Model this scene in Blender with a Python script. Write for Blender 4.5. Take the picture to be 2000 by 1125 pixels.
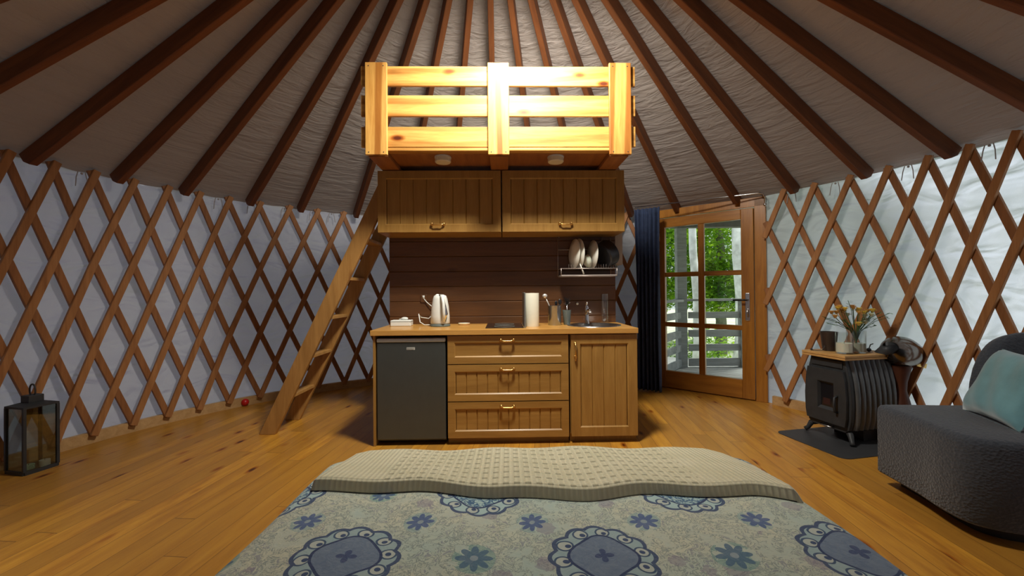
import bpy, math, random
from mathutils import Vector, Matrix
for o in list(bpy.data.objects): bpy.data.objects.remove(o)
S = bpy.context.scene
COL = S.collection
random.seed(7)
rnd = random.random
def ru(a, b): return a + (b - a) * random.random()

# ------------------------------------------------------------------ camera
cd = bpy.data.cameras.new('camera'); cam = bpy.data.objects.new('camera', cd); COL.objects.link(cam)
cd.sensor_width = 36; cd.lens = 810.9 / 2000 * 36; cd.clip_start = 0.02; cd.clip_end = 200
TH = math.atan((562.5 - 568.2) / 810.9)
cam.matrix_world = Matrix.Translation((0, 0, 1.203)) @ Matrix.Rotation(math.pi/2 - TH, 4, 'X') @ Matrix.Rotation(-0.0083, 4, 'Z')
S.camera = cam
vs = S.view_settings
S.display_settings.display_device = 'sRGB'
vs.view_transform = 'Standard'; vs.look = 'None'; vs.gamma = 1; vs.use_curve_mapping = False
vs.exposure = -1.15

# ------------------------------------------------------------------ node helpers
class X:
    """a tiny expression wrapper around math nodes"""
    nt = None
    def __init__(s, v): s.v = v
    @staticmethod
    def op(name, *a):
        n = X.nt.nodes.new('ShaderNodeMath'); n.operation = name
        for i, q in enumerate(a):
            q = q.v if isinstance(q, X) else q
            if isinstance(q, (int, float)): n.inputs[i].default_value = q
            else: X.nt.links.new(q, n.inputs[i])
        return X(n.outputs[0])
    def __add__(s, o): return X.op('ADD', s, o)
    def __sub__(s, o): return X.op('SUBTRACT', s, o)
    def __rsub__(s, o): return X.op('SUBTRACT', o, s)
    def __mul__(s, o): return X.op('MULTIPLY', s, o)
    def __truediv__(s, o): return X.op('DIVIDE', s, o)
    __radd__ = __add__; __rmul__ = __mul__
    def lt(s, o): return X.op('LESS_THAN', s, o)
    def gt(s, o): return X.op('GREATER_THAN', s, o)
    def abs(s): return X.op('ABSOLUTE', s)
    def cos(s): return X.op('COSINE', s)
    def sqrt(s): return X.op('SQRT', s)
    def clamp(s):
        r = X.op('MINIMUM', s, 1.0); return X.op('MAXIMUM', r, 0.0)
    def pingpong0(s, p):            # signed distance to nearest multiple of p
        return X.op('WRAP', s, p / 2, -p / 2)

def new_mat(name):
    m = bpy.data.materials.new(name); m.use_nodes = True
    nt = m.node_tree; b = nt.nodes['Principled BSDF']; X.nt = nt
    return m, nt, b
def coords(nt, kind='Object', scale=(1, 1, 1), rot=(0, 0, 0)):
    t = nt.nodes.new('ShaderNodeTexCoord'); mp = nt.nodes.new('ShaderNodeMapping')
    mp.inputs['Scale'].default_value = scale; mp.inputs['Rotation'].default_value = rot
    nt.links.new(t.outputs[kind], mp.inputs[0]); return mp.outputs[0]
def noise(nt, vec, scale=5, detail=3, rough=.5, dist=0):
    n = nt.nodes.new('ShaderNodeTexNoise'); n.inputs['Scale'].default_value = scale
    n.inputs['Detail'].default_value = detail; n.inputs['Roughness'].default_value = rough
    n.inputs['Distortion'].default_value = dist
    nt.links.new(vec, n.inputs['Vector']); return n.outputs['Fac']
def ramp(nt, fac, stops):
    r = nt.nodes.new('ShaderNodeValToRGB'); e = r.color_ramp.elements
    while len(e) < len(stops): e.new(0.5)
    for i, (p, c) in enumerate(stops): e[i].position = p; e[i].color = (*c, 1)
    nt.links.new(fac.v if isinstance(fac, X) else fac, r.inputs[0]); return r.outputs[0]
def mix(nt, fac, a, b, mode='MIX'):
    n = nt.nodes.new('ShaderNodeMix'); n.data_type = 'RGBA'; n.blend_type = mode
    def put(q, i):
        q = q.v if isinstance(q, X) else q
        if isinstance(q, tuple): n.inputs[i].default_value = (*q, 1)
        elif isinstance(q, (int, float)): n.inputs[i].default_value = q
        else: nt.links.new(q, n.inputs[i])
    put(fac, 0); put(a, 6); put(b, 7); return n.outputs[2]
def bump(nt, h, strength=.3, dist=.01, normal=None):
    b = nt.nodes.new('ShaderNodeBump'); b.inputs['Strength'].default_value = strength
    b.inputs['Distance'].default_value = dist
    nt.links.new(h.v if isinstance(h, X) else h, b.inputs['Height'])
    if normal: nt.links.new(normal, b.inputs['Normal'])
    return b.outputs[0]
def sep(nt, vec):
    s = nt.nodes.new('ShaderNodeSeparateXYZ'); nt.links.new(vec, s.inputs[0]); return [X(o) for o in s.outputs]

def plain(name, col, rough=.5, metal=0, var=.12, nscale=12, bs=0, **kw):
    m, nt, b = new_mat(name)
    v = coords(nt)
    n = noise(nt, v, nscale, 4)
    a = tuple(max(0, c * (1 - var)) for c in col); d = tuple(min(1, c * (1 + var)) for c in col)
    nt.links.new(ramp(nt, n, [(.3, a), (.7, d)]), b.inputs['Base Color'])
    b.inputs['Roughness'].default_value = rough; b.inputs['Metallic'].default_value = metal
    for k, q in kw.items(): b.inputs[k.replace('_', ' ')].default_value = q
    if bs: nt.links.new(bump(nt, noise(nt, v, nscale * 4, 3), bs, .004), b.inputs['Normal'])
    return m
def wood(name, dark, light, axis='X', rough=.45, scale=1.0, knots=0.0, rings=0.0, spec=.4, coat=0.0):
    m, nt, b = new_mat(name)
    sc = {'X': (1.2, 14, 14), 'Y': (14, 1.2, 14), 'Z': (14, 14, 1.2)}[axis]
    sc = tuple(s * scale for s in sc)
    oi = nt.nodes.new('ShaderNodeObjectInfo')
    v0 = coords(nt)
    ad = nt.nodes.new('ShaderNodeVectorMath'); ad.operation = 'MULTIPLY_ADD'
    nt.links.new(oi.outputs['Random'], ad.inputs[0]); ad.inputs[1].default_value = (7, 5, 9); nt.links.new(v0, ad.inputs[2])
    mp = nt.nodes.new('ShaderNodeMapping'); mp.inputs['Scale'].default_value = sc; nt.links.new(ad.outputs[0], mp.inputs[0])
    v = mp.outputs[0]
    n1 = noise(nt, v, 1.3, 6, .6, .6)
    c = ramp(nt, n1, [(.28, dark), (.5, tuple((p + q) / 2 for p, q in zip(dark, light))), (.72, light)])
    n2 = noise(nt, v, 9, 3, .6)
    c = mix(nt, .35, c, ramp(nt, n2, [(.3, (.72, .62, .5)), (.6, (1, 1, 1))]), 'MULTIPLY')
    if rings:
        w = nt.nodes.new('ShaderNodeTexWave'); w.wave_type = 'RINGS'; w.rings_direction = axis
        w.inputs['Scale'].default_value = .22; w.inputs['Distortion'].default_value = 7; w.inputs['Detail'].default_value = 1.5
        w.inputs['Detail Scale'].default_value = .5
        mr = nt.nodes.new('ShaderNodeMapping'); mr.inputs['Scale'].default_value = tuple(q * (1 if q > 2 else 3.2) for q in sc); mr.inputs['Rotation'].default_value = (math.radians(9), math.radians(7), math.radians(6))
        nt.links.new(ad.outputs[0], mr.inputs[0]); nt.links.new(mr.outputs[0], w.inputs[0])
        c = mix(nt, rings, c, ramp(nt, w.outputs['Fac'], [(.15, (.45, .26, .1)), (.45, (1, 1, 1))]), 'MULTIPLY')
    if knots:
        vo = nt.nodes.new('ShaderNodeTexVoronoi'); vo.inputs['Scale'].default_value = 1
        sk = {'X': (2.2, 5, 5), 'Y': (5, 2.2, 5), 'Z': (5, 5, 2.2)}[axis]
        m3 = nt.nodes.new('ShaderNodeMapping'); m3.inputs['Scale'].default_value = sk; nt.links.new(ad.outputs[0], m3.inputs[0])
        nt.links.new(m3.outputs[0], vo.inputs['Vector'])
        c = mix(nt, knots, c, ramp(nt, vo.outputs['Distance'], [(.05, (.16, .05, .015)), (.09, (.55, .3, .12)), (.15, (1, 1, 1))]), 'MULTIPLY')
    nt.links.new(c, b.inputs['Base Color'])
    b.inputs['Roughness'].default_value = rough; b.inputs['Specular IOR Level'].default_value = spec
    b.inputs['Coat Weight'].default_value = coat; b.inputs['Coat Roughness'].default_value = .25
    nt.links.new(bump(nt, n2, .12, .002), b.inputs['Normal'])
    return m

# ------------------------------------------------------------------ world
W = bpy.data.worlds.new('world'); S.world = W; W.use_nodes = True
nt = W.node_tree; bg = nt.nodes['Background']
tc = nt.nodes.new('ShaderNodeTexCoord'); sx = nt.nodes.new('ShaderNodeSeparateXYZ'); nt.links.new(tc.outputs['Generated'], sx.inputs[0])
wr = nt.nodes.new('ShaderNodeValToRGB'); nt.links.new(sx.outputs['Z'], wr.inputs[0])
wr.color_ramp.elements[0].position = 0.0; wr.color_ramp.elements[0].color = (.70, .78, .74, 1)
wr.color_ramp.elements[1].position = .35; wr.color_ramp.elements[1].color = (.80, .88, 1, 1)
nt.links.new(wr.outputs[0], bg.inputs[0]); bg.inputs[1].default_value = 2.5

# soft sun: breaks through the trees and lights the canvas on the door side
sd = bpy.data.lights.new('sun', 'SUN'); sd.energy = 15.0; sd.angle = math.radians(25); sd.color = (1, .97, .9)
so = bpy.data.objects.new('sun', sd); COL.objects.link(so); so.rotation_euler = (math.radians(38), 0, math.radians(115))
# unseen spot lamp, assumed under the roof crown to light the loft rail
ad_ = bpy.data.lights.new('assumed_spot', 'SPOT'); ad_.shadow_soft_size = .2; ad_.energy = 1000; ad_.spot_size = math.radians(152); ad_.spot_blend = 1.0; ad_.color = (1, .95, .84)
ao = bpy.data.objects.new('assumed_spot', ad_); COL.objects.link(ao); ao.location = (.10, 2.40, 3.34)
ao.rotation_euler = (math.radians(32), 0, 0)

# ------------------------------------------------------------------ mesh builder
class MB:
    def __init__(s): s.v = []; s.f = []; s.uv = None
    def add(s, vs, fs):
        o = len(s.v); s.v += [tuple(q) for q in vs]; s.f += [tuple(i + o for i in f) for f in fs]; return s
    def box(s, x0, x1, y0, y1, z0, z1, M=None):
        vs = [Vector((x, y, z)) for z in (z0, z1) for y in (y0, y1) for x in (x0, x1)]
        if M: vs = [M @ q for q in vs]
        return s.add(vs, [(0, 2, 3, 1), (4, 5, 7, 6), (0, 1, 5, 4), (2, 6, 7, 3), (0, 4, 6, 2), (1, 3, 7, 5)])
    def beam(s, a, b, w, t, up=(0, 0, 1)):
        """box from a to b, w wide (sideways), t along 'up'"""
        a = Vector(a); b = Vector(b); d = (b - a); L = d.length; d.normalize()
        side = d.cross(Vector(up)).normalized(); u = side.cross(d)
        vs = []
        for p in (a, b):
            for i, j in ((-1, -1), (1, -1), (1, 1), (-1, 1)): vs.append(p + side * (w / 2 * i) + u * (t / 2 * j))
        return s.add(vs, [(0, 3, 2, 1), (4, 5, 6, 7), (0, 1, 5, 4), (1, 2, 6, 5), (2, 3, 7, 6), (3, 0, 4, 7)])
    def tube(s, pts, r, n=8, closed=False, cap=True):
        pts = [Vector(p) for p in pts]; N = len(pts)
        rs = r if isinstance(r, (list, tuple)) else [r] * N
        ref = None; rings = []
        for i, p in enumerate(pts):
            if closed: d = pts[(i + 1) % N] - pts[i - 1]
            else: d = pts[min(i + 1, N - 1)] - pts[max(i - 1, 0)]
            d.normalize()
            if ref is None:
                ref = Vector((0, 0, 1)) if abs(d.z) < .9 else Vector((1, 0, 0))
            a = d.cross(ref).normalized(); b = a.cross(d).normalized(); ref = b
            rings.append([p + (a * math.cos(2 * math.pi * k / n) + b * math.sin(2 * math.pi * k / n)) * rs[i] for k in range(n)])
        vs = [q for rg in rings for q in rg]; fs = []
        for i in range(N if closed else N - 1):
            j = (i + 1) % N
            for k in range(n):
                l = (k + 1) % n; fs.append((i * n + k, i * n + l, j * n + l, j * n + k))
        if cap and not closed: fs += [tuple(range(n - 1, -1, -1)), tuple((N - 1) * n + k for k in range(n))]
        return s.add(vs, fs)
    def lathe(s, prof, c=(0, 0, 0), n=28, M=None, sx=1, sy=1, cap=True):
        vs = []; fs = []
        for r, z in prof:
            for k in range(n):
                a = 2 * math.pi * k / n; vs.append(Vector((c[0] + r * sx * math.cos(a), c[1] + r * sy * math.sin(a), c[2] + z)))
        if M: vs = [M @ q for q in vs]
        for i in range(len(prof) - 1):
            for k in range(n):
                l = (k + 1) % n; fs.append((i * n + k, i * n + l, (i + 1) * n + l, (i + 1) * n + k))
        if cap: fs += [tuple(range(n - 1, -1, -1)), tuple((len(prof) - 1) * n + k for k in range(n))]
        return s.add(vs, fs)
    def prism(s, poly, z0, z1, M=None):
        n = len(poly); vs = [Vector((x, y, z)) for z in (z0, z1) for x, y in poly]
        if M: vs = [M @ q for q in vs]
        return s.add(vs, [tuple(range(n - 1, -1, -1)), tuple(range(n, 2 * n))] + [(i, (i + 1) % n, n + (i + 1) % n, n + i) for i in range(n)])
    def grid(s, fn, nu, nv, closed=False):
        vs = [fn(i / nu, j / nv) for j in range(nv + 1) for i in range(nu + 1)]; w = nu + 1
        return s.add(vs, [(j * w + i, j * w + i + 1, (j + 1) * w + i + 1, (j + 1) * w + i) for j in range(nv) for i in range(nu)])
    def ball(s, c, r, n=10, sc=(1, 1, 1)):
        prof = [(max(1e-4, math.sin(math.pi * i / n)) * r, -math.cos(math.pi * i / n) * r) for i in range(n + 1)]
        vs = []; m = n * 2; fs = []
        for q, z in prof:
            for k in range(m): vs.append((c[0] + q * math.cos(math.pi * 2 * k / m) * sc[0], c[1] + q * math.sin(math.pi * 2 * k / m) * sc[1], c[2] + z * sc[2]))
        for i in range(n):
            for k in range(m): fs.append((i * m + k, i * m + (k + 1) % m, (i + 1) * m + (k + 1) % m, (i + 1) * m + k))
        return s.add(vs, fs)
    def build(s, name, mat, parent=None, smooth=False, bev=0, seg=2, subd=0, solid=0, fix=True, angle=35):
        me = bpy.data.meshes.new(name); me.from_pydata(s.v, [], s.f); me.update()
        if fix:
            import bmesh
            bm = bmesh.new(); bm.from_mesh(me); bmesh.ops.recalc_face_normals(bm, faces=bm.faces); bm.to_mesh(me); bm.free()
        o = bpy.data.objects.new(name, me); COL.objects.link(o)
        if mat: me.materials.append(mat)
        if smooth: 
            me.polygons.foreach_set('use_smooth', [True] * len(me.polygons))
            if smooth == 'auto': me.set_sharp_from_angle(angle=math.radians(angle))
        if solid:
            q = o.modifiers.new('solid', 'SOLIDIFY'); q.thickness = solid; q.offset = 0
        if bev:
            q = o.modifiers.new('bevel', 'BEVEL'); q.width = bev; q.segments = seg; q.limit_method = 'ANGLE'; q.angle_limit = math.radians(40)
        if subd:
            q = o.modifiers.new('sub', 'SUBSURF'); q.levels = subd; q.render_levels = subd
        if parent: o.parent = parent
        return o
def tag(o, label, cat, group=None, kind=None):
    o['label'] = label; o['category'] = cat
    if group: o['group'] = group
    if kind: o['kind'] = kind
    return o
def thing(name, label, cat, loc=(0, 0, 0), rz=0, group=None):
    o = bpy.data.objects.new(name, None); COL.objects.link(o); o.empty_display_size = .1
    o.location = loc; o.rotation_euler = (0, 0, rz)
    return tag(o, label, cat, group)
def struct(o): o['kind'] = 'structure'; return o
def copy_tree(o, parent=None):
    c = o.copy(); COL.objects.link(c); c.parent = parent
    for ch in list(o.children): copy_tree(ch, c)
    return c

# ------------------------------------------------------------------ key dimensions
CX, CY, R, WH = -.127, 2.39, 3.454, 2.18           # round room
def pol(deg, r, z=0): a = math.radians(deg); return Vector((CX + r * math.sin(a), CY + r * math.cos(a), z))
KX, KY, YAW = -.060, 3.2414, .0202                    # kitchen frame: t along, d depth
def K(t, d, z=0):
    c, s = math.cos(YAW), math.sin(YAW); return Vector((KX + t * c - d * s, KY + t * s + d * c, z))
TIP = 3.95; SL = (3.95 - 2.12) / 3.35                 # rafter underside cone
def under(r): return TIP - SL * r
def fabric_z(r): return TIP + .145 - SL * r

# ------------------------------------------------------------------ materials
M_floor_dirs = math.radians(-4)
def floor_material():
    m, nt, b = new_mat('pine_floor')
    t = nt.nodes.new('ShaderNodeTexCoord')
    mp = nt.nodes.new('ShaderNodeMapping'); mp.inputs['Rotation'].default_value = (0, 0, math.radians(5))
    nt.links.new(t.outputs['Object'], mp.inputs[0])
    x, y, z = sep(nt, mp.outputs[0])
    bw = .118
    col = X.op('FLOOR', x / bw)
    # per board offset and brightness
    wn = nt.nodes.new('ShaderNodeTexWhiteNoise'); wn.noise_dimensions = '1D'; nt.links.new(col.v, wn.inputs['W'])
    rv = X(wn.outputs['Value'])
    row = X.op('FLOOR', (y + rv * 7) / 2.1)
    wn2 = nt.nodes.new('ShaderNodeTexWhiteNoise'); wn2.noise_dimensions = '1D'; nt.links.new((col * 17.3 + row * 5.1).v, wn2.inputs['W'])
    r2 = X(wn2.outputs['Value'])
    cm = nt.nodes.new('ShaderNodeCombineXYZ')
    nt.links.new((x * 11 + r2 * 30).v, cm.inputs[0]); nt.links.new((y * 1.1 + r2 * 13).v, cm.inputs[1])
    n1 = noise(nt, cm.outputs[0], 1.2, 6, .62, 1.0)
    n2 = noise(nt, cm.outputs[0], 7, 3, .6)
    c = ramp(nt, n1, [(.25, (.34, .13, .02)), (.5, (.56, .26, .032)), (.75, (.70, .36, .045))])
    c = mix(nt, .4, c, ramp(nt, n2, [(.3, (.7, .58, .42)), (.62, (1, 1, 1))]), 'MULTIPLY')
    c = mix(nt, r2 * .75, c, (.34, .16, .026))
    cv = nt.nodes.new('ShaderNodeCombineXYZ')
    nt.links.new((x * 6.2 + r2 * 9).v, cv.inputs[0]); nt.links.new((y * 2.6 + r2 * 5).v, cv.inputs[1])
    vo = nt.nodes.new('ShaderNodeTexVoronoi'); vo.inputs['Scale'].default_value = 1; nt.links.new(cv.outputs[0], vo.inputs['Vector'])
    c = mix(nt, .95, c, ramp(nt, vo.outputs['Distance'], [(.06, (.10, .03, .01)), (.10, (.6, .34, .16)), (.2, (1, 1, 1))]), 'MULTIPLY')
    # joints between boards
    e = (X.op('FRACT', x / bw) - .5).abs().gt(.485)
    e2 = (X.op('FRACT', (y + rv * 7) / 2.1) - .5).abs().gt(.4988)
    j = X.op('MAXIMUM', e, e2)
    c = mix(nt, j * .7, c, (.12, .05, .015))
    nt.links.new(c, b.inputs['Base Color'])
    b.inputs['Roughness'].default_value = .38; b.inputs['Specular IOR Level'].default_value = .35
    b.inputs['Coat Weight'].default_value = .15; b.inputs['Coat Roughness'].default_value = .3
    h = X(n2) * .35 + (1 - j)
    nt.links.new(bump(nt, h, .25, .003), b.inputs['Normal'])
    return m
def cloth_shader(name, col, trans, uvs, strength, rough=.9, tcol=None, dist=.03, det=5):
    """woven cloth that lets some daylight through; uvs = stretch of the wrinkles in UV"""
    m, nt, b = new_mat(name)
    v = coords(nt, 'UV', (*uvs, 1))
    n1 = noise(nt, v, 1, det, .55, 1.2)
    v2 = coords(nt, 'UV', (uvs[0] * .35, uvs[1] * .3, 1), (0, 0, .5)); n2 = noise(nt, v2, 1, 3, .5, .6)
    v3 = coords(nt, 'UV', (220, 220, 1)); n3 = noise(nt, v3, 1, 2)
    h = X(n1) * 1.0 + X(n2) * 1.3 + X(n3) * .02
    nrm = bump(nt, h, strength, dist)
    c = ramp(nt, n2, [(.3, tuple(q * .93 for q in col)), (.7, col)])
    b.inputs['Roughness'].default_value = rough; b.inputs['Specular IOR Level'].default_value = .15
    nt.links.new(c, b.inputs['Base Color']); nt.links.new(nrm, b.inputs['Normal'])
    if trans:
        tr = nt.nodes.new('ShaderNodeBsdfTranslucent'); tr.inputs['Color'].default_value = (*(tcol or col), 1)
        nt.links.new(nrm, tr.inputs['Normal'])
        mx = nt.nodes.new('ShaderNodeMixShader'); mx.inputs[0].default_value = trans
        nt.links.new(b.outputs[0], mx.inputs[1]); nt.links.new(tr.outputs[0], mx.inputs[2])
        nt.links.new(mx.outputs[0], nt.nodes['Material Output'].inputs[0])
    return m
def glass_mat(name, tint=(1, 1, 1), gloss=.12, rough=.02):
    m, nt, b = new_mat(name); nt.nodes.remove(b)
    t = nt.nodes.new('ShaderNodeBsdfTransparent'); t.inputs[0].default_value = (*tint, 1)
    g = nt.nodes.new('ShaderNodeBsdfGlossy'); g.inputs['Roughness'].default_value = rough
    fr = nt.nodes.new('ShaderNodeLayerWeight'); fr.inputs[0].default_value = .5; fc = X(fr.outputs['Facing'])
    f = fc * fc * fc * fc * .7 + (.03 + gloss * .3)
    mx = nt.nodes.new('ShaderNodeMixShader'); nt.links.new(f.clamp().v, mx.inputs[0])
    nt.links.new(t.outputs[0], mx.inputs[1]); nt.links.new(g.outputs[0], mx.inputs[2])
    nt.links.new(mx.outputs[0], nt.nodes['Material Output'].inputs[0]); return m

MF = floor_material()
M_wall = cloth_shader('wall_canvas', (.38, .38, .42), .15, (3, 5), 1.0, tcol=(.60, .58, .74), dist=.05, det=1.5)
M_wallr = cloth_shader('wall_canvas_sunlit_side', (.42, .44, .46), .36, (3, 5), 1.0, tcol=(.66, .74, .86), dist=.05, det=1.5)  # brighter copy of wall_canvas; outside sunlight put into its colour and translucency
M_roof = cloth_shader('roof_canvas', (.40, .35, .325), .010, (2.2, 17), .9, tcol=(.6, .55, .5), dist=.02)
M_rafter = wood('rafter_wood', (.12, .036, .010), (.23, .075, .02), 'Y', .6)
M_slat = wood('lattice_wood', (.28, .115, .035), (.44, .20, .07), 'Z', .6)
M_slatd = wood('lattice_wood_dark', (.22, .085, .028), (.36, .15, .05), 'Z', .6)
M_base = wood('baseboard_wood', (.42, .25, .1), (.58, .37, .17), 'X', .5)
M_kit = wood('oak_cabinet', (.30, .155, .035), (.42, .235, .06), 'X', .42, spec=.35, coat=.1)
M_kitz = wood('oak_cabinet_upright', (.30, .155, .035), (.42, .235, .06), 'Z', .42, spec=.35, coat=.1)
M_kitd = plain('cabinet_inside', (.10, .05, .02), .8)
M_top = wood('worktop_wood', (.50, .24, .05), (.66, .36, .09), 'X', .3, spec=.5, coat=.3)
M_back = wood('backsplash_wood', (.085, .035, .012), (.14, .058, .018), 'X', .4, knots=.5, spec=.5, coat=.15)
M_pine = wood('loft_pine', (.52, .235, .045), (.82, .48, .13), 'X', .5, knots=1.0, rings=.5)
M_pinez = wood('loft_pine_upright', (.52, .235, .045), (.82, .48, .13), 'Z', .5, knots=.8, rings=.85)
M_pined = wood('loft_joist', (.26, .09, .025), (.40, .16, .045), 'Y', .55)
M_lad = wood('ladder_wood', (.34, .17, .045), (.50, .27, .08), 'Z', .5, knots=.4)
M_door = wood('door_wood', (.28, .10, .012), (.48, .20, .026), 'Z', .32, spec=.5, coat=.25)
M_doorx = wood('door_wood_rail', (.28, .10, .012), (.48, .20, .026), 'X', .32, spec=.5, coat=.25)
M_brass = plain('brass', (.75, .47, .16), .28, 1, .05)
M_steel = plain('brushed_steel', (.62, .63, .64), .25, 1, .05)
M_chrome = plain('chrome', (.8, .8, .8), .1, 1, .02)
M_dkchrome = plain('smoky_chrome', (.20, .175, .155), .22, 1, .1)
M_fridge = plain('fridge_grey', (.11, .125, .12), .38, .65, .04)
M_black = plain('black_plastic', (.012, .012, .014), .35)
M_hob = plain('black_ceramic_glass', (.01, .01, .012), .08)
M_white = plain('white_plastic', (.74, .76, .72), .35, 0, .03)
M_paper = plain('paper', (.82, .80, .66), .9, 0, .03)
M_iron = plain('cast_iron', (.038, .04, .043), .55, .3, .15, bs=.1)
M_ironr = plain('enamelled_ribs', (.13, .14, .15), .42, .5, .1)
M_mat = plain('floor_plate', (.045, .046, .05), .5, .2, .05)
M_sofa = None
M_blue = plain('blue_curtain', (.035, .055, .12), .9, 0, .2, 20)
M_glass = glass_mat('clear_glass', (.97, .98, .97))
M_pane = glass_mat('window_glass', (.97, .99, .98), .05)
M_smoke = glass_mat('lantern_glass', (.72, .76, .74), .3)
M_wax = plain('candle_wax', (.75, .72, .6), .6, 0, .05, Subsurface_Weight=.3)
M_waxg = plain('green_wax', (.35, .6, .42), .6, 0, .1)
M_red = plain('red_plastic', (.5, .01, .01), .35)
M_crock = plain('crockery', (.80, .80, .72), .25, 0, .04)
M_deck = wood('weathered_wood', (.20, .21, .20), (.33, .35, .34), 'X', .8)
M_light = plain('lamp_cover', (.75, .68, .5), .5, 0, .03)
M_grey = plain('grey_ceramic', (.13, .16, .15), .5)
M_string = plain('cloth_tape', (.35, .33, .33), .9)
M_waisted = wood('dark_red_brown', (.05, .013, .006), (.09, .025, .010), 'Z', .5)
M_panel = plain('pale_board', (.50, .42, .34), .6, 0, .05)

# ------------------------------------------------------------------ setting
m = MB(); m.lathe([(R + .10, -.06), (R + .10, 0)], (CX, CY, 0), 96)
fl = m.build('floor', MF); struct(fl)

def uv_grid(m, fn, nu, nv, u0, u1, v0, v1, name, mat, **kw):
    """grid with UVs in metres-like units"""
    m.grid(fn, nu, nv); o = m.build(name, mat, smooth=True, fix=False, **kw)
    me = o.data; uvl = me.uv_layers.new(name='uv')
    w = nu + 1
    vals = []
    for l in me.loops:
        i = l.vertex_index % w; j = l.vertex_index // w
        vals += [u0 + (u1 - u0) * i / nu, v0 + (v1 - v0) * j / nv]
    uvl.data.foreach_set('uv', vals); return o
def wave(th, z):
    return .012 * math.sin(th * 23 + z * 2.1) + .010 * math.sin(th * 51 + 3 * z + 1.3) * math.sin(z * 3 + th * 7) + .006 * math.sin(th * 97 - 5 * z)
DA0, DA1 = 34.6, 55.0                                 # door opening, degrees
def wall_fn(a0, a1, zt=fabric_z(R) + .02, zb=0.0):
    def fn(u, v):
        d = a0 + (a1 - a0) * u; z = zb + (zt - zb) * v; th = math.radians(d)
        fade = min(1, min(abs(d - DA0), abs(d - DA1)) / 3, z / .15 + .1, (zt - z) / .15 + .05) if True else 1
        return pol(d, R + .025 + wave(th, z) * max(0, fade), z)
    return fn
rad = math.radians
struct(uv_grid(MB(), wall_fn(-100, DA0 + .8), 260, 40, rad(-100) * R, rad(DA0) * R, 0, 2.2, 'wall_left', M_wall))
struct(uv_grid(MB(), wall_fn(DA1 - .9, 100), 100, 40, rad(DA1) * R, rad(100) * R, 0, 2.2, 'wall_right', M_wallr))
struct(uv_grid(MB(), wall_fn(100, 260), 120, 10, rad(100) * R, rad(260) * R, 0, 2.2, 'wall_back', M_wall))
# roof liner, sagging a little between the rafters
RA = [-99, -89.6, -80.15, -71, -62.45, -52.5, -43.7, -32.9, -22.5, -12, -1.6, 8.8, 19.2, 29.6, 39.2, 50.4, 59.9, 70, 79.65, 89.5, 99]
allr = RA + [109 + 9.4 * i for i in range(16)]
def roof_fn(u, v):
    d = -180 + 360 * u; r = R + .03 - (R + .03 - .56) * v
    dd = min(abs((d - a + 180) % 360 - 180) for a in allr)
    sag = .022 * (1 - (1 - min(1, dd / 4.8)) ** 2) * math.sin(math.pi * min(1, max(0, v)))
    th = math.radians(d)
    rp = .004 * math.sin(r * 55 + 6 * math.sin(th * 19)) * math.sin(th * 11) * (1 - v)
    return pol(d, r, fabric_z(r) - sag * 1.0 - rp)
ceil = struct(uv_grid(MB(), roof_fn, 540, 60, 0, 21.7, 0, 3.3, 'ceiling', M_roof))
# tie tapes hanging from the roof edge
for dg in (-74.6, -57.2, -52, -46.3, -41.2, -37.6, 59.2, 65.5, 74.6, 82.8):
    t_ = MB()
    for q in (-.014, .012):
        p = pol(dg + q * 30, R - .045, 2.16)
        t_.tube([p + Vector((0, 0, .015)), p + Vector((q, 0, -.03)), p + Vector((q * 1.6, .004, -.07 - abs(q) * 2))], .0035, 5)
    p = pol(dg, R - .045, 2.165); t_.ball(p, .009, 5)
    t_.build('tie_string', M_string, ceil)
# crown ring and skylight dome
cr = MB(); cr.lathe([(.50, under(.55) - .01), (.64, under(.62)), (.64, fabric_z(.6)), (.50, fabric_z(.6) + .04), (.50, under(.55) - .01)], (CX, CY, 0), 48, cap=False)
tag(cr.build('roof_crown', M_rafter), 'wooden ring at the peak of the roof where all rafters meet', 'roof ring')
dm = MB(); dm.lathe([(.56, 3.84), (.5, 3.98), (.3, 4.1), (.02, 4.15)], (CX, CY, 0), 32, cap=False)
dome = dm.build('window_1', glass_mat('skylight_glass', (.9, .95, 1)), smooth=True); struct(dome)

pl_ = thing('assumed_lamp', 'assumed small white spot lamp on a cord under the wooden roof crown', 'lamp', (.10, 2.40, 3.34))
gl = MB(); gl.lathe([(.022, .075), (.03, .09), (.03, .13), (.012, .15)], (0, 0, 0), 20); gl.build('socket', M_white, pl_, smooth='auto')
gl = MB(); gl.tube([(0, 0, .14), (-.01, 0, .40)], .004, 6); gl.build('cord', M_black, pl_)

def ring_arc(a0, a1, r0, r1, z0, z1, n):
    m = MB(); vs = []; fs = []
    for i in range(n + 1):
        d = a0 + (a1 - a0) * i / n
        vs += [pol(d, r0, z0), pol(d, r1, z0), pol(d, r1, z1), pol(d, r0, z1)]
        if i:
            p = (i - 1) * 4; q = i * 4
            for k in range(4): fs.append((p + k, q + k, q + (k + 1) % 4, p + (k + 1) % 4))
    fs += [(0, 1, 2, 3), (n * 4 + 3, n * 4 + 2, n * 4 + 1, n * 4)]
    return m.add(vs, fs)
struct(ring_arc(-100, DA0 - 1, R - .035, R + .005, 0, .088, 90).build('baseboard_left', M_base))
struct(ring_arc(DA1 + .6, 100, R - .035, R + .005, 0, .088, 40).build('baseboard_right', M_base))

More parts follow.
